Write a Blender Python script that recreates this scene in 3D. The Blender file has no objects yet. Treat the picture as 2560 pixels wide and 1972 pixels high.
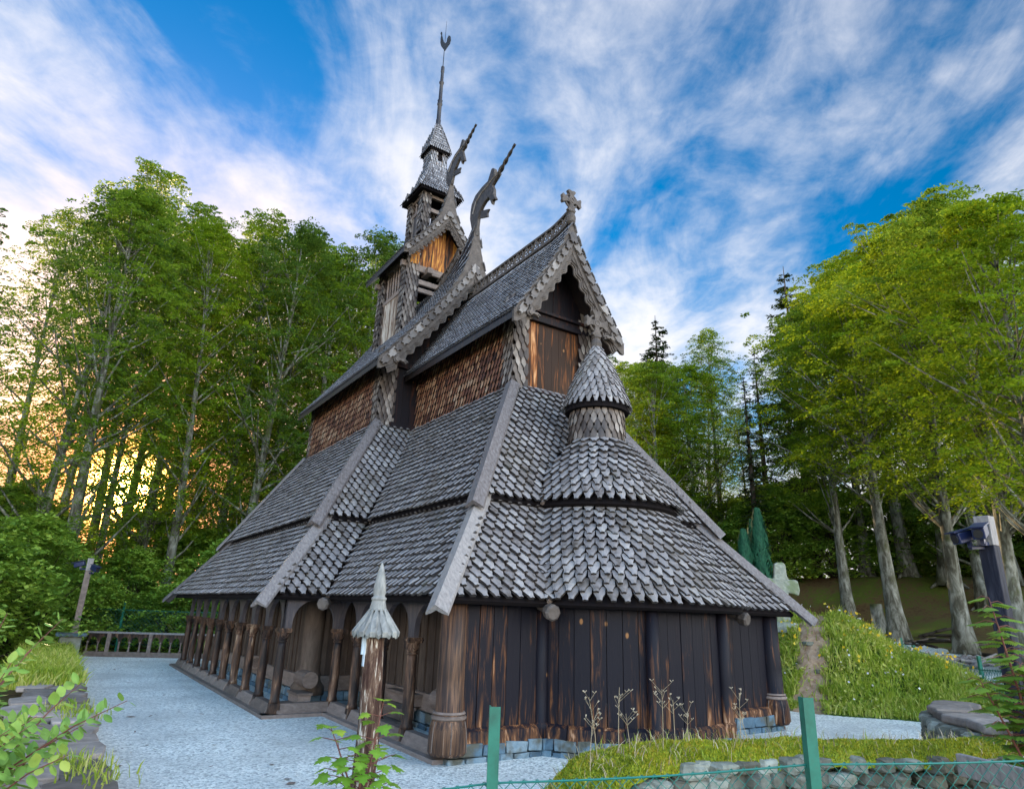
import bpy, math, random
import numpy as np
from math import sin, cos, pi, radians, sqrt, hypot, exp
from mathutils import Vector, Matrix

# ---------------------------------------------------------------- camera, sky, sun, exposure
S = bpy.context.scene
S.unit_settings.system = 'METRIC'
S.unit_settings.scale_length = 0.667
cam_d = bpy.data.cameras.new('camera'); cam = bpy.data.objects.new('camera', cam_d)
S.collection.objects.link(cam); S.camera = cam
yw, pt, rl = radians(-33.169), radians(18.306), radians(1.982)
fwd = Vector((-sin(yw)*cos(pt), cos(yw)*cos(pt), sin(pt)))
rt = Vector((cos(yw), sin(yw), 0)); up = rt.cross(fwd)
r2 = rt*cos(rl) + up*sin(rl); u2 = -rt*sin(rl) + up*cos(rl)
M = Matrix((r2, u2, -fwd)).transposed().to_4x4(); M.translation = Vector((-10.805, -11.176, 2.514))
cam.matrix_world = M
cam_d.sensor_width = 36; cam_d.lens = 36*1643.735/2560
cam_d.clip_start = 0.05; cam_d.clip_end = 3000
S.render.resolution_x = 1024; S.render.resolution_y = 788

W = bpy.data.worlds.new('World'); S.world = W; W.use_nodes = True
SUN_EL, SUN_AZ = radians(7.9), radians(3.06)
def build_world():
    nt = W.node_tree; N = nt.nodes; L = nt.links
    for n in list(N): N.remove(n)
    def nd(t, **k):
        n = N.new(t)
        for a, b in k.items(): setattr(n, a, b)
        return n
    def mth(op, a, b=None, clamp=False):
        n = nd('ShaderNodeMath', operation=op, use_clamp=clamp)
        for i, v in enumerate((a, b)):
            if v is None: continue
            if isinstance(v, (int, float)): n.inputs[i].default_value = v
            else: L.new(v, n.inputs[i])
        return n.outputs[0]
    out = nd('ShaderNodeOutputWorld'); bg = nd('ShaderNodeBackground')
    sky = nd('ShaderNodeTexSky', sky_type='NISHITA', sun_disc=False)
    sky.sun_elevation = SUN_EL; sky.sun_rotation = SUN_AZ
    sky.air_density = 1.0; sky.dust_density = 0.6; sky.ozone_density = 3.0
    hs = nd('ShaderNodeHueSaturation'); hs.inputs['Saturation'].default_value = SKY_SAT; hs.inputs['Value'].default_value = SKY_VAL
    L.new(sky.outputs[0], hs.inputs['Color'])
    tc = nd('ShaderNodeTexCoord'); sp = nd('ShaderNodeSeparateXYZ'); L.new(tc.outputs['Generated'], sp.inputs[0])
    z = mth('MAXIMUM', sp.outputs[2], 0.0); zz = mth('ADD', z, 0.10)
    px = mth('DIVIDE', sp.outputs[0], zz); py = mth('DIVIDE', sp.outputs[1], zz)
    # along the streak direction (a) and across it (b)
    A = radians(33)
    a = mth('ADD', mth('MULTIPLY', px, sin(A)), mth('MULTIPLY', py, cos(A)))
    b = mth('SUBTRACT', mth('MULTIPLY', px, cos(A)), mth('MULTIPLY', py, sin(A)))
    def noise(sa, sb, sc, det, rough, dist, off):
        cb = nd('ShaderNodeCombineXYZ')
        L.new(mth('MULTIPLY', a, sa), cb.inputs[0]); L.new(mth('MULTIPLY', b, sb), cb.inputs[1]); cb.inputs[2].default_value = off
        n = nd('ShaderNodeTexNoise'); L.new(cb.outputs[0], n.inputs['Vector'])
        n.inputs['Scale'].default_value = sc; n.inputs['Detail'].default_value = det
        n.inputs['Roughness'].default_value = rough; n.inputs['Distortion'].default_value = dist
        return n.outputs['Fac']
    n1 = noise(0.38, 1.1, CL_S1, 4, 0.5, 0.5, CL_O1)
    n2 = noise(0.7, 1.3, 2.6, 9, 0.6, 0.6, 7.7)
    n3 = noise(1.2, 1.3, 9.0, 7, 0.6, 0.3, 1.3)
    f = mth('ADD', mth('MULTIPLY', n1, 0.62), mth('ADD', mth('MULTIPLY', n2, 0.30), mth('MULTIPLY', n3, 0.12)))
    # more veil towards the horizon
    hz = mth('SUBTRACT', 1.0, mth('MULTIPLY', z, 1.55), True)
    f = mth('ADD', f, mth('MULTIPLY', mth('MULTIPLY', hz, hz), 0.10))
    lw_ = mth('SUBTRACT', 1.0, mth('MULTIPLY', z, 2.6), True)
    f = mth('ADD', f, mth('MULTIPLY', mth('MULTIPLY', lw_, lw_), 0.30))
    mr = nd('ShaderNodeMapRange', interpolation_type='SMOOTHSTEP'); L.new(f, mr.inputs[0])
    mr.inputs[1].default_value = CL_LO; mr.inputs[2].default_value = CL_HI
    cov = mth('MULTIPLY', mr.outputs[0], 0.97)
    # cloud colour: brighter low down and near the sun
    sd = Vector((sin(SUN_AZ)*cos(SUN_EL), cos(SUN_AZ)*cos(SUN_EL), sin(SUN_EL)))
    dp = nd('ShaderNodeVectorMath', operation='DOT_PRODUCT'); nrm = nd('ShaderNodeVectorMath', operation='NORMALIZE')
    L.new(tc.outputs['Generated'], nrm.inputs[0]); L.new(nrm.outputs[0], dp.inputs[0]); dp.inputs[1].default_value = sd
    dpc = mth('MAXIMUM', dp.outputs['Value'], 0.0)
    glow = mth('POWER', dpc, 22.0); glow2 = mth('POWER', dpc, 2200.0)
    cc = nd('ShaderNodeMixRGB'); cc.inputs[1].default_value = (*CL_COL, 1); cc.inputs[2].default_value = (*CL_HOR, 1); L.new(hz, cc.inputs[0])
    mx = nd('ShaderNodeMixRGB'); L.new(cov, mx.inputs[0]); L.new(hs.outputs[0], mx.inputs[1]); L.new(cc.outputs[0], mx.inputs[2])
    g1 = nd('ShaderNodeMixRGB', blend_type='ADD'); g1.inputs[0].default_value = 1.0
    tg = nd('ShaderNodeMixRGB', blend_type='MULTIPLY'); L.new(mth('MULTIPLY', mth('POWER', dpc, 70.0), 0.95), tg.inputs[0]); L.new(mx.outputs[0], tg.inputs[1]); tg.inputs[2].default_value = (2.0, .62, .16, 1)
    L.new(tg.outputs[0], g1.inputs[1])
    gs = nd('ShaderNodeVectorMath', operation='SCALE'); gs.inputs[0].default_value = (5.5, 1.9, .35); L.new(glow, gs.inputs['Scale'])
    L.new(gs.outputs[0], g1.inputs[2])
    g2 = nd('ShaderNodeMixRGB', blend_type='ADD'); g2.inputs[0].default_value = 1.0; L.new(g1.outputs[0], g2.inputs[1])
    gs2 = nd('ShaderNodeVectorMath', operation='SCALE'); gs2.inputs[0].default_value = (640, 300, 60); L.new(glow2, gs2.inputs['Scale'])
    L.new(gs2.outputs[0], g2.inputs[2])
    # added fill light for the near faces: sky opposite the sun scaled up
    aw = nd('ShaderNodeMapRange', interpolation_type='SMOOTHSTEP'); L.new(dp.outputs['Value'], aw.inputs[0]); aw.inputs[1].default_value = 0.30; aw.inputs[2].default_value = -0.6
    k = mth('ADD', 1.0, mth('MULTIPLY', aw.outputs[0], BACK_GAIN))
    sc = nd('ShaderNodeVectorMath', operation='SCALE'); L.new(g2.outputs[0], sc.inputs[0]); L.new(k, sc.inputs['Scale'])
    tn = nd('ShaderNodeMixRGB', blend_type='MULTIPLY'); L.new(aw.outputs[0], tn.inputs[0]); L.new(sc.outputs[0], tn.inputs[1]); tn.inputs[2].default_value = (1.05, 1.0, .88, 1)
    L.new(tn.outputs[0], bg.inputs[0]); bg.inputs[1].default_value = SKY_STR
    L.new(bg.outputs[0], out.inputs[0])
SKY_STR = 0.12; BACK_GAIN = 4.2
SKY_SAT, SKY_VAL = 1.6, 1.05
CL_S1, CL_O1, CL_LO, CL_HI = 0.9, 3.1, 0.44, 0.635
CL_COL, CL_HOR = (3.6, 3.65, 3.9), (4.5, 4.3, 4.2)
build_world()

sun_d = bpy.data.lights.new('sun', 'SUN'); sun = bpy.data.objects.new('sun', sun_d); S.collection.objects.link(sun)
sun_d.energy = 5.0; sun_d.angle = radians(0.6); sun_d.color = (1.0, 0.72, 0.40)
sdir = Vector((sin(SUN_AZ)*cos(SUN_EL), cos(SUN_AZ)*cos(SUN_EL), sin(SUN_EL)))
sun.rotation_euler = sdir.to_track_quat('Z', 'Y').to_euler()
sun.location = sdir*200

S.view_settings.view_transform = 'Standard'; S.view_settings.look = 'None'
S.view_settings.gamma = 1; S.view_settings.exposure = 1.2
S.render.engine = 'CYCLES'
S.cycles.max_bounces = 6; S.cycles.transparent_max_bounces = 8
S.cycles.diffuse_bounces = 3; S.cycles.glossy_bounces = 2; S.cycles.transmission_bounces = 3
try: S.cycles.use_denoising = True
except Exception: pass

rng = random.Random(7); nr = np.random.default_rng(11)
COL = S.collection

# ---------------------------------------------------------------- helpers
class MB:
    """collects faces, each vertex with a random tone value"""
    def __init__(s): s.v = []; s.f = []; s.r = []
    def add(s, vs, fs, r=None):
        if r is None: r = rng.random()
        o = len(s.v); s.v += [tuple(p) for p in vs]; s.r += [r]*len(vs)
        s.f += [tuple(i+o for i in f) for f in fs]
    def quad(s, a, b, c, d, r=None): s.add((a, b, c, d), ((0, 1, 2, 3),), r)
    def hexa(s, p, r=None):   # 8 points: bottom loop 0-3, top loop 4-7
        s.add(p, ((3, 2, 1, 0), (4, 5, 6, 7), (0, 1, 5, 4), (1, 2, 6, 5), (2, 3, 7, 6), (3, 0, 4, 7)), r)
    def box(s, x0, x1, y0, y1, z0, z1, r=None):
        s.hexa([(x0, y0, z0), (x1, y0, z0), (x1, y1, z0), (x0, y1, z0), (x0, y0, z1), (x1, y0, z1), (x1, y1, z1), (x0, y1, z1)], r)
    def beam(s, a, b, w, h, upv=(0, 0, 1), r=None, w2=None, h2=None):
        a = Vector(a); b = Vector(b); d = (b-a).normalized(); U = Vector(upv); R = d.cross(U)
        if R.length < 1e-4: R = d.cross(Vector((1, 0, 0)))
        R.normalize(); U = R.cross(d)
        w2 = w if w2 is None else w2; h2 = h if h2 is None else h2
        P = [a + R*sx*w/2 + U*sy*h/2 for sx, sy in ((-1, -1), (1, -1), (1, 1), (-1, 1))] + [b + R*sx*w2/2 + U*sy*h2/2 for sx, sy in ((-1, -1), (1, -1), (1, 1), (-1, 1))]
        s.hexa(P, r)
    def tube(s, pts, rad, n=8, cap=True, r=None):
        pts = [Vector(p) for p in pts]
        if isinstance(rad, (int, float)): rad = [rad]*len(pts)
        vs = []; prev = None
        for i, p in enumerate(pts):
            d = (pts[min(i+1, len(pts)-1)] - pts[max(i-1, 0)]).normalized()
            if prev is None:
                R = d.cross(Vector((0, 0, 1)))
                if R.length < 0.05: R = d.cross(Vector((1, 0, 0)))
            else: R = prev - d*prev.dot(d)
            R.normalize(); prev = R; U = R.cross(d)
            vs += [p + (R*cos(2*pi*k/n) + U*sin(2*pi*k/n))*rad[i] for k in range(n)]
        fs = [(i*n+k, i*n+(k+1) % n, (i+1)*n+(k+1) % n, (i+1)*n+k) for i in range(len(pts)-1) for k in range(n)]
        if cap: fs += [tuple(range(n))[::-1], tuple((len(pts)-1)*n+k for k in range(n))]
        s.add(vs, fs, r)
    def lathe(s, c, prof, n=16, r=None, a0=0, a1=2*pi, axis=None):
        """prof: (radius, z) list from the bottom up, centre c"""
        full = abs(a1-a0-2*pi) < 1e-6; m = n if full else n+1
        vs = [(c[0]+R*cos(a0+(a1-a0)*k/n), c[1]+R*sin(a0+(a1-a0)*k/n), c[2]+z) for R, z in prof for k in range(m)]
        fs = [(i*m+k, i*m+(k+1) % m, (i+1)*m+(k+1) % m, (i+1)*m+k) for i in range(len(prof)-1) for k in range(n)]
        if full: fs += [tuple(range(m))[::-1], tuple((len(prof)-1)*m+k for k in range(m))]
        s.add(vs, fs, r)
    def extrude(s, outline, o, U, V, N, th, r=None):
        """flat outline (u,v) extruded th along N, centred"""
        o = Vector(o); U = Vector(U); V = Vector(V); N = Vector(N); n = len(outline)
        f = [o+U*u+V*v+N*(th/2) for u, v in outline]; b = [o+U*u+V*v-N*(th/2) for u, v in outline]
        s.add(f+b, [tuple(range(n)), tuple(range(n, 2*n))[::-1]] + [(i, i+n, (i+1) % n+n, (i+1) % n) for i in range(n)], r)
    def build(s, name, mat, parent=None, smooth=False, loc=None, bevel=0):
        me = bpy.data.meshes.new(name); me.from_pydata(s.v, [], s.f); me.update()
        if s.v:
            at = me.attributes.new('rnd', 'FLOAT', 'POINT'); at.data.foreach_set('value', np.array(s.r, dtype=np.float32))
        if smooth: me.polygons.foreach_set('use_smooth', [True]*len(me.polygons))
        me.materials.append(mat)
        o = bpy.data.objects.new(name, me); COL.objects.link(o)
        if parent is not None: o.parent = parent
        if loc is not None: o.location = loc
        if bevel:
            m = o.modifiers.new('edge', 'BEVEL'); m.width = bevel; m.segments = 2; m.limit_method = 'ANGLE'
        return o

def empty(name, loc, label, cat, group=None, rot=0, kind=None):
    o = bpy.data.objects.new(name, None); COL.objects.link(o); o.location = loc; o.rotation_euler[2] = rot
    return tag(o, label, cat, group, kind)
def tag(o, label=None, cat=None, group=None, kind=None):
    if label: o['label'] = label
    if cat: o['category'] = cat
    if group: o['group'] = group
    if kind: o['kind'] = kind
    return o
def clean_normals(o):
    import bmesh
    bm = bmesh.new(); bm.from_mesh(o.data); bmesh.ops.recalc_face_normals(bm, faces=bm.faces); bm.to_mesh(o.data); bm.free()
    return o

def fast_mesh(name, verts, nper, mat, parent=None, rnd=None, loc=None, tris=None):
    """verts (N*nper,3): N separate polygons of nper corners"""
    verts = np.ascontiguousarray(verts, dtype=np.float32).reshape(-1, 3); nv = len(verts); nf = nv//nper
    me = bpy.data.meshes.new(name); me.vertices.add(nv); me.vertices.foreach_set('co', verts.ravel())
    me.loops.add(nv); me.loops.foreach_set('vertex_index', np.arange(nv, dtype=np.int32))
    me.polygons.add(nf); me.polygons.foreach_set('loop_start', np.arange(nf, dtype=np.int32)*nper)
    try: me.polygons.foreach_set('loop_total', np.full(nf, nper, dtype=np.int32))
    except Exception: pass
    me.update(calc_edges=True)
    if rnd is not None:
        at = me.attributes.new('rnd', 'FLOAT', 'POINT'); at.data.foreach_set('value', np.repeat(np.asarray(rnd, dtype=np.float32), nper))
    me.materials.append(mat)
    o = bpy.data.objects.new(name, me); COL.objects.link(o)
    if parent is not None: o.parent = parent
    if loc is not None: o.location = loc
    return o

# ---------------------------------------------------------------- materials
def mat(name): 
    m = bpy.data.materials.new(name); m.use_nodes = True; return m
class G:
    """small node-graph helper"""
    def __init__(s, name, rough=0.8, spec=0.3):
        s.m = mat(name); s.nt = s.m.node_tree; s.N = s.nt.nodes; s.L = s.nt.links
        s.b = s.N['Principled BSDF']; s.b.inputs['Roughness'].default_value = rough
        s.b.inputs['Specular IOR Level'].default_value = spec
    def n(s, t, **k):
        x = s.N.new(t)
        for a, b in k.items(): setattr(x, a, b)
        return x
    def coords(s, sc=(1, 1, 1), kind='Object'):
        t = s.n('ShaderNodeTexCoord'); mp = s.n('ShaderNodeMapping'); mp.inputs['Scale'].default_value = sc
        s.L.new(t.outputs[kind], mp.inputs[0]); return mp.outputs[0]
    def noise(s, vec, sc, det=4, rough=0.55, dist=0):
        x = s.n('ShaderNodeTexNoise'); s.L.new(vec, x.inputs['Vector'])
        for k, v in (('Scale', sc), ('Detail', det), ('Roughness', rough), ('Distortion', dist)): x.inputs[k].default_value = v
        return x.outputs['Fac']
    def ramp(s, fac, stops, interp='LINEAR'):
        x = s.n('ShaderNodeValToRGB'); e = x.color_ramp.elements; x.color_ramp.interpolation = interp
        while len(e) < len(stops): e.new(0.5)
        for i, (p, c) in enumerate(stops): e[i].position = p; e[i].color = (*c, 1) if len(c) == 3 else c
        s.L.new(fac, x.inputs[0]); return x.outputs[0]
    def rampf(s, fac, lo, hi):
        x = s.n('ShaderNodeMapRange'); s.L.new(fac, x.inputs[0]); x.inputs[1].default_value = lo; x.inputs[2].default_value = hi; return x.outputs[0]
    def mix(s, f, a, b, mode='MIX'):
        x = s.n('ShaderNodeMixRGB', blend_type=mode)
        for i, v in enumerate((f, a, b)):
            if isinstance(v, (int, float)): x.inputs[i].default_value = v
            elif isinstance(v, tuple): x.inputs[i].default_value = (*v, 1)
            else: s.L.new(v, x.inputs[i])
        return x.outputs[0]
    def math(s, op, a, b=0.0):
        x = s.n('ShaderNodeMath', operation=op)
        for i, v in enumerate((a, b)):
            if isinstance(v, (int, float)): x.inputs[i].default_value = v
            else: s.L.new(v, x.inputs[i])
        return x.outputs[0]
    def rnd(s): x = s.n('ShaderNodeAttribute', attribute_name='rnd'); return x.outputs['Fac']
    def color(s, c): s.L.new(c, s.b.inputs['Base Color'])
    def bump(s, h, st=0.3, d=0.02):
        x = s.n('ShaderNodeBump'); x.inputs['Strength'].default_value = st; x.inputs['Distance'].default_value = d
        s.L.new(h, x.inputs['Height']); s.L.new(x.outputs[0], s.b.inputs['Normal'])

def m_wood(name, stops, grain=(9, 9, 1.2), rough=0.75, spec=0.35, bump=0.5, var=0.5, streak=0.5, patch=None):
    g = G(name, rough, spec); v = g.coords(grain)
    n = g.noise(v, 2.2, 6, 0.62, 0.4); f = g.math('ADD', g.math('MULTIPLY', g.rnd(), var), g.math('MULTIPLY', n, streak))
    f = g.rampf(f, 0.15, 0.15+var*0.85+streak*0.45)
    c = g.ramp(f, stops)
    if patch:      # moss and tar weathering in broad irregular patches
        p1 = g.noise(g.coords((1, 1, .5)), .9, 6, .7, .5); p2 = g.noise(g.coords((1, 1, 1)), 2.7, 5, .7)
        c = g.mix(g.math('MULTIPLY', g.rampf(p1, .50, .70), patch), c, (.10, .085, .06)); c = g.mix(g.math('MULTIPLY', g.rampf(p2, .58, .72), patch*.8), c, (.075, .08, .045))
    g.color(c); g.bump(n, bump, 0.02); return g.m
M_ROOF = m_wood('weathered_shingle', [(0, (.022, .018, .018)), (.2, (.085, .07, .062)), (.4, (.17, .155, .155)), (.75, (.25, .235, .24)), (1, (.36, .34, .33))], (3, 3, 3), 0.6, 0.5, 0.4, .36, .72, .5)
M_ROOF_FINE = m_wood('weathered_shingle_fine', [(0, (.03, .025, .026)), (.22, (.10, .09, .095)), (.4, (.19, .185, .20)), (.8, (.31, .31, .335)), (1, (.46, .45, .46))], (4, 4, 4), 0.5, 0.5, 0.3, .4, .6, .4)
M_GREY = m_wood('grey_board', [(0, (.03, .024, .022)), (.3, (.10, .085, .083)), (.6, (.18, .165, .168)), (1, (.30, .28, .27))], (9, 9, 3), 0.6, 0.4, 0.6, .3, .7)
M_CARVE = m_wood('carved_grey_wood', [(0, (.018, .013, .010)), (.5, (.066, .052, .044)), (1, (.16, .135, .12))], (3, 3, 3), 0.6, 0.4, 0.6, .4, .6)
M_DARK = m_wood('dark_tarred_wood', [(0, (.008, .007, .009)), (.6, (.022, .017, .018)), (1, (.06, .035, .025))], (8, 8, 1), 0.45, 0.5, 0.4, .3, .7)
M_SILL = m_wood('sill_wood', [(0, (.06, .045, .038)), (.5, (.16, .12, .10)), (1, (.28, .22, .19))], (3, 1.5, 6), 0.6, 0.4, 0.5, .3, .7)
M_INNER = m_wood('inner_wall_wood', [(0, (.02, .014, .011)), (.5, (.055, .038, .03)), (1, (.12, .09, .07))], (5, 5, 1), 0.7, 0.3, 0.4, .3, .7)

def m_worn(name, dark, mid, light, lo=.53, hi=.66, base_wear=0.0, rough=0.42, grain=(5, 5, .55), knots=True, rv=.06, top=1.2):
    """tarred boards worn to bare wood in vertical streaks"""
    g = G(name, rough, 0.22); v = g.coords(grain); n = g.noise(v, 1.7, 7, 0.6, 0.6)
    v2 = g.coords((grain[0]*3, grain[1]*3, grain[2]*1.6)); n2 = g.noise(v2, 2.4, 5, .6)
    f = g.math('ADD', g.math('MULTIPLY', n, .72), g.math('MULTIPLY', n2, .28)); f = g.math('ADD', f, g.math('MULTIPLY', g.math('SUBTRACT', g.rnd(), .5), rv*2))
    if base_wear:
        t = g.n('ShaderNodeTexCoord'); sp = g.n('ShaderNodeSeparateXYZ'); g.L.new(t.outputs['Object'], sp.inputs[0])
        z = g.rampf(sp.outputs[2], top, 0.2); f = g.math('ADD', f, g.math('MULTIPLY', z, base_wear))
    m = g.rampf(f, lo, hi)
    c = g.ramp(m, [(0, dark), (.35, tuple(d*.6+mi*.4 for d, mi in zip(dark, mid))), (.65, mid), (1, light)])
    if knots:
        vo = g.n('ShaderNodeTexVoronoi'); g.L.new(g.coords((1.3, 1.3, .8)), vo.inputs['Vector']); vo.inputs['Scale'].default_value = 1.6
        k = g.rampf(vo.outputs['Distance'], .085, .05); c = g.mix(g.math('MULTIPLY', k, .8), c, (.33, .16, .06))
    g.color(c); g.bump(f, .5, .03); return g.m
M_PLANK = m_worn('worn_tarred_plank', (.006, .0055, .011), (.15, .06, .022), (.46, .26, .15), .575, .76, .13, .6)
M_PANEL = m_worn('honey_panel', (.03, .014, .008), (.30, .10, .025), (.66, .36, .17), .45, .66, 0, .6, rv=.12)
M_GABLE = m_worn('amber_gable_board', (.015, .008, .006), (.30, .10, .02), (.62, .29, .06), .36, .58, 0, .6, rv=.1)
M_GABLE_DARK = m_worn('dark_gable_board', (.008, .006, .009), (.07, .022, .010), (.30, .10, .03), .52, .76, 0, .65, rv=.04)
M_COLUMN = m_worn('gallery_column_wood', (.016, .012, .012), (.12, .065, .04), (.36, .26, .18), .44, .68, 0.02, .5, (4, 4, .7), False, .08)
M_CORNER = m_worn('corner_post_wood', (.03, .02, .018), (.17, .09, .05), (.38, .27, .21), .40, .66, .04, .5, (7, 7, .5), False, .05)

def m_shingle_wall():
    g = G('wall_shingle', 0.55, 0.4); n = g.noise(g.coords((.5, .5, .8)), 1.6, 3); n2 = g.noise(g.coords((6, 6, 2)), 2, 4)
    f = g.math('ADD', g.math('MULTIPLY', g.rnd(), .45), g.math('MULTIPLY', n, .75)); f = g.math('ADD', f, g.math('MULTIPLY', n2, .15))
    g.color(g.ramp(g.rampf(f, .25, 1.05), [(0, (.006, .004, .004)), (.2, (.045, .017, .011)), (.45, (.14, .052, .026)), (.72, (.27, .145, .08)), (1, (.42, .33, .24))]))
    g.bump(n2, .4, .02); return g.m
M_WSH = m_shingle_wall()
M_SCALE = m_wood('scale_shingle', [(0, (.02, .014, .012)), (.3, (.055, .038, .03)), (.65, (.145, .115, .095)), (1, (.32, .28, .25))], (3, 3, 1.5), 0.5, 0.5, 0.4, .5, .5)
M_VOID = m_wood('backing_dark', [(0, (.006, .005, .006)), (1, (.014, .011, .012))], (3, 3, 3), 0.9, 0.1, 0.1)

def m_stone(name, cols, sc=5, rough=.85, bump=.6, mossy=None):
    g = G(name, rough, .3); v = g.coords((1, 1, 1)); n = g.noise(v, sc, 8, .62, .3); n2 = g.noise(v, sc*.35, 3)
    f = g.math('ADD', g.math('MULTIPLY', n, .6), g.math('MULTIPLY', g.rnd(), .35)); c = g.ramp(g.rampf(f, .2, .78), cols)
    if mossy: c = g.mix(g.rampf(n2, .5, .62), c, mossy)
    g.color(c); g.bump(n, bump, .04); return g.m
M_BLUESTONE = m_stone('foundation_stone', [(0, (.05, .08, .11)), (.5, (.12, .20, .26)), (1, (.30, .36, .38))], 6, bump=1, mossy=(.10, .10, .08))
M_SLATE = m_stone('wall_slate', [(0, (.07, .06, .055)), (.5, (.22, .19, .17)), (1, (.42, .37, .34))], 3.5, bump=.9)
M_LICHEN = m_stone('lichened_stone', [(0, (.07, .065, .05)), (.5, (.16, .17, .14)), (1, (.40, .43, .38))], 5, bump=.8)
M_CROSS = m_stone('cross_stone', [(0, (.12, .13, .10)), (.5, (.32, .34, .28)), (1, (.60, .62, .54))], 7, bump=1.0, mossy=(.2, .24, .14))
M_DRAG = m_wood('dragon_dark_wood', [(0, (.010, .007, .006)), (.5, (.04, .032, .028)), (1, (.12, .10, .09))], (4, 4, 4), .5, .4, .8, .3, .7)
M_ARCH = m_wood('arch_board_wood', [(0, (.02, .018, .022)), (.6, (.055, .048, .055)), (1, (.13, .10, .09))], (5, 5, 1), .55, .4, .4, .3, .7)
M_PLATE = m_wood('carved_plate_wood', [(0, (.025, .018, .015)), (.35, (.085, .07, .062)), (.75, (.165, .145, .132)), (1, (.28, .25, .23))], (3, 3, 3), .5, .5, .6, .5, .5)
M_IRON = G('black_iron', .5, .5); M_IRON.b.inputs['Base Color'].default_value = (.015, .015, .017, 1); M_IRON = M_IRON.m
# ---------------------------------------------------------------- the stave church
a0, b0, n0, m0 = 4.602, 6.021, 6.208, 20.396
D1, Z1, D1t, Z1t = .45, 2.70, -1.36, 4.97
D2, Z2, D3, Z3 = -1.023, 4.87, -3.27, 8.42
CY = 1.3                                     # apse centre (0, CY)
R1, R1t, R2a, R3a = 3.28, 1.62, 1.93, .70    # apse roof radii
ch = empty('stave_church', (0, 0, 0), 'dark tarred wooden stave church with tiered grey shingle roofs and dragon heads', 'church')

ROOF_SH = [(.21, 0), (.24, .32), (.46, .86)]       # half-width fractions (of w) against height fraction (of exposure)
def shingle(mb, P, X, Dn, Nn, w, E, L, th, lift, r=None, prof=ROOF_SH):
    """a board with a carved lower end; P lower tip centre, Dn points down the slope"""
    if r is None: r = rng.random()
    k_ = 1 if prof is ROOF_SH else .15; w *= 1-.10*k_*rng.random(); E_ = E*(1+k_*rng.uniform(-.06, .06)); th *= rng.uniform(.8, 1.15)
    P = P+Dn*((E_-E)*.5); X = (X+Dn*rng.uniform(-.035, .035)).normalized(); lift *= rng.uniform(.9, 1.12)
    pts = [(-h*w, y*E) for h, y in prof] + [(-.5*w, L), (.5*w, L)] + [(h*w, y*E) for h, y in prof[::-1]]
    top = []; bot = []
    for x, y in pts:
        k = lift*(1-y/L) ; B = P + X*x - Dn*y
        top.append(B + Nn*(k+th)); bot.append(B + Nn*k)
    n = len(pts); q = len(prof)
    # a low ridge down the middle of the face
    top.append(P+Nn*(lift+th*1.28)); top.append(P-Dn*L+Nn*(th*1.2))
    top += bot; bot = []
    a_, b_ = n, n+1
    fs = [(a_, b_)+tuple(range(q, -1, -1)) if False else tuple([a_]+[b_]+list(range(q-1, -1, -1))), tuple([b_, a_]+list(range(n-1, q, -1)))]
    fs = [tuple([a_]+list(range(0, q+1))[:q+1]+[b_])[::-1], tuple([a_, b_]+list(range(q+1, n)))[::-1]]
    V_ = list(top); k0 = len(V_)
    fs2 = []
    rim_t = top[:n]; rim_b = top[n+2:]
    for i in range(n):
        j = (i+1) % n
        if i == q: continue                      # the buried upper edge
        fs2.append((k0+i, k0+j, k0+j+n, k0+i+n))
    mb.add(top[:n+2], fs, r); mb.add(rim_t+rim_b, [(a-k0, b-k0, c-k0, d-k0) for a, b, c, d in fs2], SIDE_TONE)
SIDE_TONE = -.55
SCALE = [(0.03, 0), (.42, .50), (.42, .9)]
POINTED = [(.07, 0), (.34, .42), (.37, .85)]

def rows_planar(mb, bl, br, tl, tr, w, E, th, lift, skip=None, prof=ROOF_SH, margin=.3, jit=.02):
    bl, br, tl, tr = map(Vector, (bl, br, tl, tr)); X = (br-bl).normalized()
    upv = (tl-bl) - X*((tl-bl).dot(X)); Ls = upv.length; U = upv.normalized(); Nn = X.cross(U)
    o = bl; W0 = (br-bl).dot(X); xa = (tl-bl).dot(X); xb = (tr-bl).dot(X)
    i = 0; y = -0.02
    while y < Ls-.02:
        t = max(y, 0)/Ls; x0 = xa*t; x1 = W0 + (xb-W0)*t
        c0 = -0.5*w if i % 2 else 0
        k = math.floor((x0-c0)/w)
        while c0+k*w <= x1 + w*margin:
            x = c0+k*w
            if x >= x0 - w*margin:
                P = o + X*(x+rng.uniform(-jit, jit)*w) + U*(y+rng.uniform(-.03, .03)*E)
                if not (skip and skip(P)):
                    shingle(mb, P, X, -U, Nn, w*.97, E, E*1.75, th, lift, None, prof)
            k += 1
        y += E; i += 1
def slab(mb, pts, dn):
    n = len(pts); pts = [Vector(p) for p in pts]; dn = Vector(dn)
    mb.add(pts+[p+dn for p in pts], [tuple(range(n)), tuple(range(n, 2*n))[::-1]] + [(i, i+n, (i+1) % n+n, (i+1) % n) for i in range(n)], .5)

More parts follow.
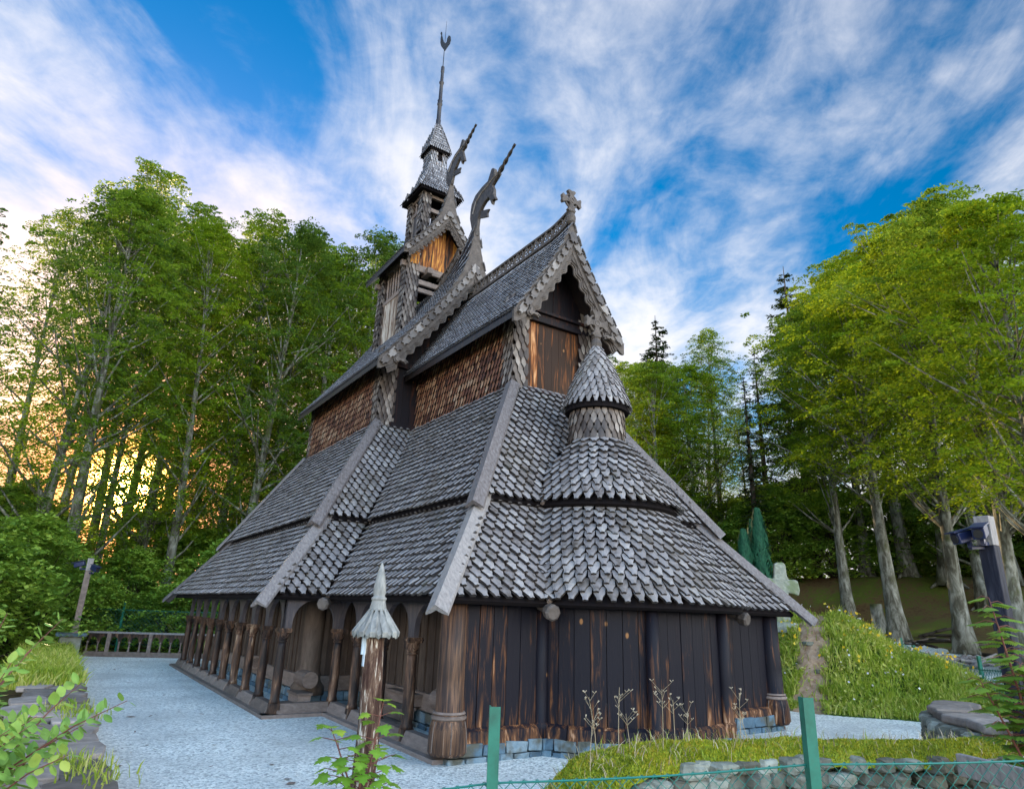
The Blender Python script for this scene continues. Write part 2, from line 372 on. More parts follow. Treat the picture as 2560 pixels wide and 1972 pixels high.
def panels(d, z, dt, zt):
    """(bottom-left, bottom-right, top-left, top-right) seen from outside"""
    a, b, n, m = a0, b0, n0, m0
    def q(p, p2): return p
    return {
     'front': ((-a-d, -d, z), (a+d, -d, z), (-a-dt, -dt, zt), (a+dt, -dt, zt)),
     'chancel_left': ((-a-d, n-d, z), (-a-d, -d, z), (-a-dt, n-dt, zt), (-a-dt, -dt, zt)),
     'chancel_right': ((a+d, -d, z), (a+d, n-d, z), (a+dt, -dt, zt), (a+dt, n-dt, zt)),
     'nave_front_left': ((-b-d, n-d, z), (-a-d, n-d, z), (-b-dt, n-dt, zt), (-a-dt, n-dt, zt)),
     'nave_front_right': ((a+d, n-d, z), (b+d, n-d, z), (a+dt, n-dt, zt), (b+dt, n-dt, zt)),
     'nave_left': ((-b-d, m+d, z), (-b-d, n-d, z), (-b-dt, m+dt, zt), (-b-dt, n-dt, zt)),
     'nave_right': ((b+d, n-d, z), (b+d, m+d, z), (b+dt, n-dt, zt), (b+dt, m+dt, zt)),
     'back': ((b+d, m+d, z), (-b-d, m+d, z), (b+dt, m+dt, zt), (-b-dt, m+dt, zt)),
    }
def cone_r(zz, r0, z0, r1, z1): return r0 + (r1-r0)*(zz-z0)/(z1-z0)
def rows_cone(mb, c, r0, z0, r1, z1, w, E, th, lift, ang0, ang1, keep=None, prof=ROOF_SH, bulge=0):
    """shingle rows round a cone; keeps a near-constant shingle width"""
    Ls = hypot(r0-r1, z1-z0); y = -.02; i = 0
    while y < Ls-.03:
        t = max(y, 0)/Ls
        def rr(t): return r0+(r1-r0)*t + bulge*sin(pi*t)
        r = rr(t); z = z0+(z1-z0)*t; n = max(8, round((ang1-ang0)*r/w)); ww = (ang1-ang0)*r/n
        rt2 = rr(min(t+.02, 1.02)); rb2 = rr(t-.02) if t > .02 else rr(t)
        dr = (rt2-rb2); dz = (z1-z0)*(.04 if t > .02 else .02); dz = max(dz, 1e-3)
        for k in range(n+1):
            a = ang0 + (ang1-ang0)*(k+(.5 if i % 2 else 0))/n
            if a > ang1+1e-6: continue
            e = Vector((cos(a), sin(a), 0)); X = Vector((-sin(a), cos(a), 0))
            U = (e*dr + Vector((0, 0, dz))).normalized(); Nn = X.cross(U)
            P = Vector(c) + e*r + Vector((0, 0, z)) + U*rng.uniform(-.02, .02)*E
            if keep and not keep(P): continue
            shingle(mb, P, X, -U, Nn, ww*.97, E, min(E*1.75, 1.75*E), th, lift, None, prof)
        y += E; i += 1
def chevron(mb, a, b, w, h, NV, r=None):
    """hip board: two leaves meeting in a ridge, hollow below"""
    a = Vector(a); b = Vector(b); d = (b-a).normalized(); U = Vector(NV); U = (U-d*U.dot(d)).normalized(); R = d.cross(U)
    sec = [(-w, -h), (-w*.94, -h*.65), (0, h*.35), (w*.94, -h*.65), (w, -h), (w*.45, -h*.72), (0, -h*.35), (-w*.45, -h*.72)]
    n = len(sec); vs = [p+R*x+U*y for p in (a, b) for x, y in sec]
    mb.add(vs, [tuple(range(n))[::-1], tuple(range(n, 2*n))] + [(i, (i+1) % n, (i+1) % n+n, i+n) for i in range(n)], r)

def tier(name, d, z, dt, zt, rb, rtp, za, w, E):
    root = None
    p = panels(d, z, dt, zt); mb = MB(); sl = MB()
    def in_apse(P): return hypot(P.x, P.y-CY) < cone_r(P.z, rb, z, rtp, za)-.04
    for k, (bl, br, tl, tr) in p.items():
        rows_planar(mb, bl, br, tl, tr, w, E, .055, .115, in_apse if k == 'front' else None, ROOF_SH, -.1)
        X = (Vector(br)-Vector(bl)).normalized(); U = (Vector(tl)-Vector(bl)); U = (U-X*U.dot(X)).normalized(); Nn = X.cross(U)
        slab(sl, [Vector(v)-Nn*.012 for v in (bl, br, tr, tl)], -Nn*.1)
    roof = mb.build(name, M_ROOF, ch)
    sl.build('roof_boarding', M_VOID, roof)
    # apse: rounded part of the same tier
    mb = MB(); a_v = math.asin(min(1, (CY+d)/rb))
    def keep(P):
        # outside the flat front panel
        t = (P.z-z)/(zt-z); yf = -d + (-dt+d)*t
        return P.y < yf+.06 or P.z > 6.2
    rows_cone(mb, (0, CY, 0), rb, z, rtp, za, w, E, .055, .115, -pi, 0, keep, ROOF_SH, .09 if z < 4 else .10)
    ap = mb.build('apse_roof', M_ROOF, ch)
    s2 = MB(); s2.lathe((0, CY, 0), [(rb-.10, z-.07), (rb-.02, z-.02), (rtp-.02, za)], 48, .5, -pi, 0 if z < 4 else .0)
    s2.build('roof_boarding', M_VOID, ap)
    # hip boards
    def hip(A, B, nv, ext=.45):
        A = Vector(A); B = Vector(B); dd = (A-B).normalized(); h = MB(); nv = Vector(nv).normalized()
        chevron(h, A+dd*ext+nv*.24, B-dd*.05+nv*.24, .205, .17, nv, rng.random()); return h.build('hip_board', M_GREY, ch)
    def V(k, i): return p[k][i]
    hz = hypot(d-dt, zt-z); s_ = (zt-z)/hz*.7071; c_ = (d-dt)/hz
    hip(V('front', 0), V('front', 2), (-s_, -s_, c_*1.0)); hip(V('front', 1), V('front', 3), (s_, -s_, c_))
    hip(V('nave_front_left', 0), V('nave_front_left', 2), (-s_, -s_, c_)); hip(V('nave_front_right', 1), V('nave_front_right', 3), (s_, -s_, c_))
    hip(V('nave_left', 0), V('nave_left', 2), (-s_, s_, c_)); hip(V('nave_right', 1), V('nave_right', 3), (s_, s_, c_))
    # valley gutters
    for sx in (-1, 1):
        v = MB(); A = Vector((sx*(a0+d), n0-d, z)); B = Vector((sx*(a0+dt), n0-dt, zt)); v.beam(A+Vector((0, 0, .03)), B+Vector((0, 0, .03)), .10, .05)
        v.build('valley_gutter', M_SILL, ch)
    xv = sqrt(rb**2-(CY+d)**2); xt = sqrt(max(rtp**2-(CY+dt)**2, .01))
    for sx in (-1, 1):
        v = MB(); pts = []
        for i in range(9):
            t = i/8; zz = z+(za-z)*t; rr_ = rb+(rtp-rb)*t; yf = -d+(d-dt)*(zz-z)/(zt-z); q = rr_**2-(CY-yf)**2
            if q > 0: pts.append((sx*sqrt(q), yf-.02, zz+.03))
        if len(pts) > 1: v.tube(pts, .055, 6); v.build('valley_gutter', M_SILL, ch)
tier('gallery_roof', D1, Z1, D1t, Z1t, R1, 1.50, Z1t, .255, .218)
tier('aisle_roof', D2, Z2, D3, Z3, R2a, .74, 6.50, .245, .215)
# spouts: short log ends under the gutters
def spout(p, dirv):
    p = Vector(p); d = Vector(dirv).normalized(); m = MB()
    m.tube([p-d*.45, p-d*.05, p+d*.0, p+d*.16, p+d*.2], [.075, .08, .15, .16, .12], 8); clean_normals(m.build('rain_spout', M_CARVE, ch))
for sx in (-1, 1):
    spout((sx*(a0+D1+.05), n0-D1-.05, Z1-.12), (sx*.7, -.7, -.15)); spout((sx*2.82, -D1-.08, Z1-.14), (sx*.2, -1, -.2))

# ---- soffit / body under the roofs
def ring_wall(mb, d, z0, z1, th=.1, apse_r=None, skip_front=False):
    a, b, n, m = a0+d, b0+d, n0-d, m0+d
    P = [(-a, -d), (-a, n), (-b, n), (-b, m), (b, m), (b, n), (a, n), (a, -d)]
    for i in range(8):
        p, q = P[i], P[(i+1) % 8]
        if i == 7 and apse_r: 
            x = sqrt(apse_r**2-(CY+d)**2); 
            for (u, v) in (((a, -d), (x, -d)), ((-x, -d), (-a, -d))): mb.quad((*u, z0), (*v, z0), (*v, z1), (*u, z1), .4)
            continue
        mb.quad((*p, z0), (*q, z0), (*q, z1), (*p, z1), .4)
# dark band between the two lean-to roofs and a soffit lid
mb = MB(); ring_wall(mb, -1.34, 4.4, 5.3, apse_r=1.63); mb.lathe((0, CY, 0), [(1.6, 4.4), (1.6, 5.3)], 32, .4, -pi, 0)
mb.build('clerestory_band', M_DARK, ch)

# ---- ground floor: inner hall walls seen through the arcade
DI = -1.28
mb = MB()
def stave_wall(mb, p, q, z0, z1, w=.2, out=(0, -1), th=.05, batten=True):
    p = Vector((*p, 0)); q = Vector((*q, 0)); d = (q-p); Ln = d.length; d.normalize(); N_ = Vector((*out, 0)).normalized(); k = max(1, round(Ln/w)); w = Ln/k
    for i in range(k):
        A = p+d*(i*w+.006); B = p+d*((i+1)*w-.006); pr = rng.uniform(0, .018) + (.03 if (batten and i % 2) else 0)
        A2 = A+N_*pr; B2 = B+N_*pr; r = rng.random()
        mb.hexa([Vector((v.x, v.y, z)) for z in (z0, z1) for v in (A2, B2, B-N_*th, A-N_*th)], r)
xi, yi = -(a0+DI), n0-DI
stave_wall(mb, (xi, yi), (xi, -DI), .62, 3.6, .2, (-1, 0)); stave_wall(mb, (-xi, -DI), (-xi, yi), .62, 3.6, .2, (1, 0))
stave_wall(mb, (-(b0+DI), yi), (xi, yi), .62, 3.6, .2); stave_wall(mb, (-xi, yi), (b0+DI, yi), .62, 3.6, .2)
stave_wall(mb, (-(b0+DI), m0+DI), (-(b0+DI), yi), .62, 3.6, .2, (-1, 0)); stave_wall(mb, (b0+DI, yi), (b0+DI, m0+DI), .62, 3.6, .2, (1, 0))
stave_wall(mb, (b0+DI, m0+DI), (-(b0+DI), m0+DI), .62, 3.6, .2, (0, 1)); stave_wall(mb, (xi, -DI), (-xi, -DI), .62, 3.6, .2)
inner = mb.build('hall_wall', M_INNER, ch)
mb = MB(); 
for (p, q) in (((xi, -DI), (xi, yi)), ((-(b0+DI), yi), (-(b0+DI), m0+DI)), ((-xi, -DI), (-xi, yi)), ((b0+DI, yi), (b0+DI, m0+DI))):
    mb = MB(); mb.beam((p[0], p[1]-.1, .56), (q[0], q[1]+.1, .56), .3, .36); mb.build('sill_beam', M_SILL, ch)
for sx in (-1, 1): mb = MB(); mb.beam((sx*(b0+DI), yi, .56), (sx*-xi, yi, .56), .3, .36); mb.build('sill_beam', M_SILL, ch)
# round log ends of the sills
for (x, y) in ((xi-.25, 1.9), (-(b0+DI)-.22, 6.9), (-(b0+DI)-.22, 12.5)):
    l = MB(); l.tube([(x, y-.28, .72), (x, y+.5, .72)], .2, 14); l.tube([(x, y-.285, .72), (x, y-.2, .72)], .14, 12, True, .1); l.build('log_end', M_SILL, ch)
# corner staves of the nave and chancel
for (x, y) in ((-(b0+DI), yi), (xi, -DI), (-(b0+DI), m0+DI), (b0+DI, yi), (-xi, -DI)):
    l = MB(); l.lathe((x, y, 0), [(.44, .3), (.42, .5), (.34, .62), (.27, 1.0), (.27, 4.6)], 16); l.build('corner_stave', M_INNER, ch, True)

# ---- rough stone footing: separate stones packed in a course
def stones(mb, p, q, z0, z1, dep, n_out, w=(.22, .5), rows=2, top_jit=.02):
    p = Vector((*p, 0)); q = Vector((*q, 0)); d = q-p; Ln = d.length; d.normalize(); N_ = Vector((*n_out, 0)).normalized()
    for rI in range(rows):
        s = -.05; a_, b_ = z0+(z1-z0)*rI/rows, z0+(z1-z0)*(rI+1)/rows
        while s < Ln:
            ww = rng.uniform(*w); e = min(s+ww, Ln+.05); j = lambda k=.02: rng.uniform(-k, k)
            A = p+d*(s+.012); B = p+d*(e-.012)
            P = []
            for z, sg in ((a_+.01, -1), (b_-.012, 1)):
                for v, o in ((A, 1), (B, 1), (B, -1), (A, -1)):
                    P.append(v+d*j(.012)+N_*(dep/2*o+(j(.022) if o > 0 else 0))+Vector((0, 0, z+j(.01)+(j(top_jit) if sg > 0 else 0))))
            mb.hexa(P, rng.random()); s = e
mb = MB()
for (p, q, o) in (((-a0-.02, -.02), (-2.55, -.02), (0, -1)), ((2.55, -.02), (a0, -.02), (0, -1)), ((a0, 0), (a0, n0), (1, 0)),
                  ((xi, -DI), (xi, yi), (-1, 0)), ((-(b0+DI), yi), (-(b0+DI), m0+DI), (-1, 0)), ((-(b0+DI), yi), (xi, yi), (0, -1))):
    mb = MB(); stones(mb, p, q, -.1, .36 if abs(p[0]) < 4.4 or p[0] == -(b0+DI) else .30, .3, o); mb.build('stone_footing', M_BLUESTONE, ch, bevel=.012)
mb = MB()
for i in range(14):
    t0, t1 = -pi*.85+pi*.7*i/14, -pi*.85+pi*.7*(i+1)/14
    stones(mb, (2.86*cos(t0), CY+2.86*sin(t0)), (2.86*cos(t1), CY+2.86*sin(t1)), -.1, .3, .3, (cos((t0+t1)/2), sin((t0+t1)/2)))
mb.build('stone_footing', M_BLUESTONE, ch, bevel=.012)

# ---- gallery sill (low plinth of bevelled boards) and arcade
Gx, Gn = a0-.05, n0-.15
def plinth(mb, p, q, out):
    p = Vector((*p, 0)); q = Vector((*q, 0)); N_ = Vector((*out, 0)).normalized(); d = (q-p).normalized()
    Ln = (q-p).length; k = max(1, round(Ln/1.55))
    for i in range(k):
        A = p+d*(Ln*i/k+.07); B = p+d*(Ln*(i+1)/k-.07)
        def sec(v): return [v-N_*.11+Vector((0, 0, .06)), v+N_*.17+Vector((0, 0, .06)), v+N_*.07+Vector((0, 0, .29)), v-N_*.11+Vector((0, 0, .29))]
        mb.add(sec(A)+sec(B), [(0, 1, 2, 3), (7, 6, 5, 4), (0, 4, 5, 1), (1, 5, 6, 2), (2, 6, 7, 3), (3, 7, 4, 0)])
    mb.beam(p-d*.3+N_*.1+Vector((0, 0, .02)), q+d*.25+N_*.1+Vector((0, 0, .02)), .42, .12)
segs = [((-b0+.05, m0-.1), (-b0+.05, Gn), (-1, 0)), ((-b0+.05, Gn), (-Gx, Gn), (0, -1)), ((-Gx, Gn), (-Gx, .25), (-1, 0)),
        ((b0-.05, Gn), (b0-.05, m0-.1), (1, 0)), ((Gx, .25), (Gx, Gn), (1, 0)), ((Gx, Gn), (b0-.05, Gn), (0, -1))]
for k, (p, q, o) in enumerate(segs):
    m = MB(); plinth(m, p, q, o); clean_normals(m.build('gallery_plinth', M_SILL, ch, bevel=.01))
def column(x, y, parent, zt=1.98, s=1.0):
    m = MB(); r = rng.uniform(.2, .8)
    m.lathe((x, y, 0), [(.085, .28), (.13, .30), (.125, .36), (.105, .40), (.115, .7), (.118, 1.1), (.105, 1.55), (.095, 1.66)], 14, r)
    c = m.build('column', M_COLUMN, parent, True)
    cap = MB(); cap.lathe((x, y, 0), [(.10, 1.64), (.122, 1.655), (.122, 1.68), (.105, 1.69), (.118, 1.72), (.145, 1.80), (.152, 1.87)], 14, r)
    cap.box(x-.155, x+.155, y-.155, y+.155, 1.87, 1.905, r); cap.box(x-.17, x+.17, y-.17, y+.17, 1.905, 1.94, r); cap.box(x-.155, x+.155, y-.155, y+.155, 1.94, 1.97, r)
    for fx, fy in ((-1, 0), (0, -1)):
        cx_, cy_ = x+fx*.142, y+fy*.142
        pts = [(cx_+(0 if fx else .085*cos(t)), cy_+(0 if fy else .085*cos(t)), 1.845-.10*sin(t)) for t in [pi*i/8 for i in range(9)]]
        cap.tube(pts, .009, 5, True, r)
    cap.build('capital', M_COLUMN, c)
    ft = MB(); ft.hexa([(x+sx*(.11+e*.02), y+sy*(.11+e*.02), z) for z, e in ((.04, 1), (.30, 0)) for sx, sy in ((-1, -1), (1, -1), (1, 1), (-1, 1))], r); ft.build('column_foot', M_COLUMN, c)
    return c
def arch_panel(mb, p, q, out, z0=1.97, z1=2.78, r=None, ry=.62, inset=.13, th=.11):
    """spandrel board with one round-headed opening between two column heads"""
    p = Vector((*p, 0)); q = Vector((*q, 0)); d = q-p; Ln = d.length; d.normalize(); N_ = Vector((*out, 0)).normalized(); R = Ln/2-inset; r = .5 if r is None else r
    zc = z0+.05; ry = min(ry, z1-zc-.06)
    A = [(inset*0, z0), (inset, z0)]; n = 14
    xs = [Ln/2-R*cos(pi*i/n) for i in range(n+1)]; zs = [zc+ry*sin(pi*i/n)**.85 for i in range(n+1)]
    def P(x, z, o): return p+d*x+N_*(o*th/2)+Vector((0, 0, z))
    for o in (1, -1):
        pts = [(0, z0), (xs[0], z0), (xs[0], zs[0])]
        mb.add([P(0, z0, o), P(xs[0], z0, o), P(xs[0], zs[0], o), P(xs[0], z1, o), P(0, z1, o)], [(0, 1, 2, 3, 4)], r)
        mb.add([P(Ln, z0, o), P(xs[n], z0, o), P(xs[n], zs[n], o), P(xs[n], z1, o), P(Ln, z1, o)], [(0, 1, 2, 3, 4)], r)
        for i in range(n): mb.quad(P(xs[i], zs[i], o), P(xs[i+1], zs[i+1], o), P(xs[i+1], z1, o), P(xs[i], z1, o), r)
    for i in range(n): mb.quad(P(xs[i], zs[i], 1), P(xs[i+1], zs[i+1], 1), P(xs[i+1], zs[i+1], -1), P(xs[i], zs[i], -1), r)
    mb.quad(P(xs[0], z0, 1), P(xs[0], zs[0], 1), P(xs[0], zs[0], -1), P(xs[0], z0, -1), r); mb.quad(P(xs[n], z0, 1), P(xs[n], zs[n], 1), P(xs[n], zs[n], -1), P(xs[n], z0, -1), r)
for sx in (-1, 1):
    arc = MB(); X = sx*(b0-.07); ys = [6.05+1.5*i for i in range(10)]
    root = bpy.data.objects.new('arcade', None); COL.objects.link(root); root.parent = ch
    for y in ys: column(X, y, root)
    for i in range(9): arch_panel(arc, (X, ys[i+1]), (X, ys[i]), (sx, 0))
    X2 = sx*(a0-.05); ys2 = [6.05, 4.68, 3.2, 1.74, .2]
    for y in ys2[:-1]: column(X2, y, root)
    for i in range(4): arch_panel(arc, (X2, ys2[i]), (X2, ys2[i+1]), (sx, 0))
    arch_panel(arc, (X, 6.05), (X2, 6.05), (0, -1), inset=.17)
    arc.beam((X, 5.95, 2.78), (X, m0, 2.78), .14, .12, r=.4); arc.beam((X2, 0, 2.78), (X2, 6.1, 2.78), .14, .12, r=.4)
    arc.build('arch_board', M_ARCH, root)
# eaves shadow boards under the rafters
mb = MB()
for (x, y0_, y1_) in ((-(b0+.1), 5.9, m0+.3), (b0+.1, 5.9, m0+.3), (-(a0+.1), -.1, 5.9), (a0+.1, -.1, 5.9)): mb.beam((x, y0_, 2.93), (x, y1_, 2.93), .1, .2)
mb.beam((-a0-.1, -.1, 2.93), (-2.5, -.1, 2.93), .1, .2); mb.beam((2.5, -.1, 2.93), (a0+.1, -.1, 2.93), .1, .2)
mb.build('wall_plate', M_DARK, ch)

# ---- closed plank wall of the east end with the apse
mb = MB()
stave_wall(mb, (-a0+.25, 0), (-2.5, 0), .38, 2.98, .30, (0, -1), .06, False); stave_wall(mb, (2.5, 0), (a0-.2, 0), .38, 2.98, .30, (0, -1), .06, False)
for i in range(20):
    t0, t1 = -pi+.47+(pi-.94)*i/20, -pi+.47+(pi-.94)*(i+1)/20
    stave_wall(mb, (2.83*cos(t0), CY+2.83*sin(t0)), (2.83*cos(t1), CY+2.83*sin(t1)), .38, 2.98, .5, (cos((t0+t1)/2), sin((t0+t1)/2)), .06, False)
stave_wall(mb, (a0-.05, 0), (a0-.05, .4), .38, 2.98, .3, (1, 0), .06, False)
mb.build('plank_wall', M_PLANK, ch)
mb = MB()
def base_board(p, q, out):
    p = Vector((*p, 0)); q = Vector((*q, 0)); N_ = Vector((*out, 0)).normalized()
    A = [v for pt_ in (p, q) for v in (pt_-N_*.05+Vector((0, 0, .22)), pt_+N_*.14+Vector((0, 0, .22)), pt_+N_*.10+Vector((0, 0, .48)), pt_+N_*.03+Vector((0, 0, .54)))]
    mb.add(A, [(0, 1, 2, 3), (7, 6, 5, 4), (0, 4, 5, 1), (1, 5, 6, 2), (2, 6, 7, 3), (3, 7, 4, 0)])
base_board((-a0+.2, 0), (-2.5, 0), (0, -1)); base_board((2.5, 0), (a0-.1, 0), (0, -1))
for i in range(12):
    t0, t1 = -pi+.47+(pi-.94)*i/12, -pi+.47+(pi-.94)*(i+1)/12
    base_board((2.83*cos(t0), CY+2.83*sin(t0)), (2.83*cos(t1), CY+2.83*sin(t1)), (cos((t0+t1)/2), sin((t0+t1)/2)))
clean_normals(mb.build('base_board', M_PLANK, ch))
# posts standing in the plank wall
for ang, R in ((-pi+.46, 2.9), (radians(-110), 2.9), (radians(-68), 2.9), (-.46, 2.9)):
    x, y = R*cos(ang), CY+R*sin(ang)
    m = MB(); m.lathe((x, y, 0), [(.15, .2), (.165, .45), (.18, .52), (.13, .56), (.135, 1.2), (.13, 3.0)], 14); m.build('wall_post', M_PLANK, ch, True)
def corner_post(x, y, mt):
    m = MB(); m.lathe((x, y, 0), [(.30, .14), (.345, .2), (.335, .55), (.30, .68), (.285, .70), (.285, .80), (.25, .82), (.245, 1.4), (.225, 2.98)], 20)
    c = m.build('corner_post', mt, ch, True); b = MB()
    b.lathe((x, y, 0), [(.29, .70), (.312, .72), (.312, .75), (.29, .77)], 20); b.lathe((x, y, 0), [(.29, .79), (.30, .80), (.28, .83)], 20)
    for k in range(6):
        a = k*pi/3+.2; b.tube([(x+.30*cos(a), y+.30*sin(a), .68), (x+.338*cos(a), y+.338*sin(a), .5), (x+.348*cos(a), y+.348*sin(a), .2)], .012, 4, True, .1)
    b.build('post_collar', M_SILL, c)
corner_post(-a0+.02, .02, M_CORNER); corner_post(a0-.02, .02, M_PLANK)

# ---- steps up to the chancel door and nave
def steps(x, y, n, w, run, axis):
    for i in range(n):
        m = MB(); z = .18+.26*(i)
        if axis == 'x': m.box(x+i*run, x+i*run+run*1.3, y-w/2, y+w/2, z-.06, z); m.box(x+i*run+.04, x+i*run+run*1.2, y-w/2+.04, y+w/2-.04, z-.24, z-.062)
        m.build('gallery_step', M_SILL, ch)
steps(-4.35, 4.0, 3, 1.5, .32, 'x'); steps(-5.6, 6.9, 2, .9, .3, 'x')

# ---- upper walls: shingle clad, scale-covered corners
def wall_rows(mb, p, q, z0, z1, out, w, E, prof, th=.045, lift=.085):
    A = Vector((*p, z0)); B = Vector((*q, z0)); rows_planar(mb, A, B, A+Vector((0, 0, z1-z0)), B+Vector((0, 0, z1-z0)), w, E, th, lift, None, prof, -.2, .03)
def box_room(name, x0, x1, y0, y1, z0, z1):
    m = MB(); m.box(x0, x1, y0, y1, z0, z1, .5); return m.build(name, M_VOID, ch)
box_room('chancel_core', -1.30, 1.30, 3.31, 9.6, 8.0, 10.75); box_room('nave_core', -2.72, 2.72, 9.51, 17.1, 8.0, 10.75)
cw = MB()
WZ0, WZ1 = 8.36, 10.78
wall_rows(cw, (-1.33, 9.45), (-1.33, 3.62), WZ0, WZ1, (-1, 0), .185, .225, POINTED); wall_rows(cw, (1.33, 3.62), (1.33, 9.45), WZ0, WZ1, (1, 0), .185, .225, POINTED)
cwo = cw.build('chancel_wall', M_WSH, ch)
nw = MB(); wall_rows(nw, (-2.75, 16.8), (-2.75, 9.85), WZ0, WZ1, (-1, 0), .185, .225, POINTED); wall_rows(nw, (2.75, 9.85), (2.75, 16.8), WZ0, WZ1, (1, 0), .165, .20, POINTED)
nwo = nw.build('nave_wall', M_WSH, ch)
def scale_pier(p1, p2, p3, z0, z1, parent, w=.18, E=.235, name='scale_pier'):
    """corner clad with large scales round a bevel p1-p2-p3 (outside going anticlockwise)"""
    m = MB()
    for p, q in ((p1, p2), (p2, p3)):
        A, B = Vector((*p, z0)), Vector((*q, z0)); n_ = max(1, round((B-A).length/w))
        rows_planar(m, A, B, A+Vector((0, 0, z1-z0)), B+Vector((0, 0, z1-z0)), (B-A).length/n_, E, .035, .06, None, SCALE, .12, .02)
    return m.build(name, M_SCALE, parent)
scale_pier((-1.36, 3.72), (-1.36, 3.24), (-.98, 3.24), WZ0, WZ1+.2, cwo); scale_pier((1.02, 3.24), (1.36, 3.24), (1.36, 3.72), WZ0, WZ1+.2, cwo)
scale_pier((-2.78, 9.93), (-2.78, 9.45), (-2.28, 9.45), WZ0, WZ1+.2, nwo); scale_pier((2.28, 9.45), (2.78, 9.45), (2.78, 9.93), WZ0, WZ1+.2, nwo)
scale_pier((-2.3, 17.13), (-2.78, 17.13), (-2.78, 16.7), WZ0, WZ1, nwo); scale_pier((2.78, 16.7), (2.78, 17.13), (2.3, 17.13), WZ0, WZ1, nwo)

# ---- steep gable roofs
def prof_fn(e, ze, zr, pw=.88):
    def z(x): u = min(abs(x)/e, 1.0); return zr-(zr-ze)*u**pw
    return z
def gable_roof(name, e, ze, zr, yf, yb, flare, fy, fpow, fw, w, E, M_, slope_th=.09, back=True, xoff=0):
    zf = prof_fn(e, ze, zr)
    def A(y): return flare*max(0, (fy-y)/(fy-yf))**fpow if flare else 0
    def zz(x, y): return zf(x)+A(y)*exp(-abs(x)/fw)
    mb = MB(); sl = MB(); n = 200
    # slope arc table
    xs = [e*i/n for i in range(n+1)]; sl_ = [0]
    for i in range(n): sl_.append(sl_[-1]+hypot(xs[i+1]-xs[i], zf(xs[i+1])-zf(xs[i])))
    Ln = sl_[-1]
    def x_at(s):
        s = min(max(s, 0), Ln); lo, hi = 0, n
        while hi-lo > 1:
            m_ = (lo+hi)//2
            if sl_[m_] <= s: lo = m_
            else: hi = m_
        f = (s-sl_[lo])/(sl_[hi]-sl_[lo]+1e-9); return xs[lo]+(xs[hi]-xs[lo])*f
    for sx in (-1, 1):
        i = 0; s = Ln+.03
        while s > .12:
            x = x_at(s); y = yf+w/2-(w/2 if i % 2 else 0)
            while y < yb+.01:
                yy = y; dzx = (zz(x+.01, yy)-zz(max(x-.01, 0), yy))/(.01+min(x, .01)); dzy = (zz(x, yy+.01)-zz(x, yy-.01))/.02
                Tx = Vector((sx, 0, dzx)).normalized(); Ty = Vector((0, 1, dzy)).normalized(); Nn = (Ty.cross(Tx) if sx < 0 else Tx.cross(Ty)).normalized()
                if Nn.z < 0: Nn = -Nn
                Y = Ty*(1 if sx > 0 else -1)
                P = Vector((sx*x, yy, zz(x, yy)))+Nn*.0
                shingle(mb, P, Y, Tx, Nn, w*.97, E, E*1.7, .03, .05, None, ROOF_SH)
                y += w
            s -= E; i += 1
    roof = mb.build(name, M_, ch)
    # boarding below the shingles, following the curve
    ny = 14; ys = [yf+.05+(yb-yf-.1)*(j/ny)**1.6 for j in range(ny+1)]; xx = [e*v/10 for v in range(-10, 11)]
    vs = []; 
    for off in (0, -slope_th):
        for y in ys:
            for x in xx: vs.append((x, y, zz(x, y)+off*1.9-.02))
    nx = 21; base = nx*(ny+1); fs = []
    for j in range(ny):
        for i in range(nx-1):
            q = j*nx+i; fs.append((q, q+1, q+1+nx, q+nx)); fs.append((q+base, q+base+nx, q+base+1+nx, q+base+1))
    for i in range(nx-1): fs.append((i, i+base, i+1+base, i+1)); k = ny*nx+i; fs.append((k, k+1, k+1+base, k+base))
    for j in range(ny): fs.append((j*nx, j*nx+nx, j*nx+nx+base, j*nx+base)); k = j*nx+nx-1; fs.append((k, k+base, k+base+nx, k+nx))
    sl.add(vs, fs, .5); sl.build('roof_boarding', M_DARK, roof)
    return roof, zz, zf, x_at, Ln
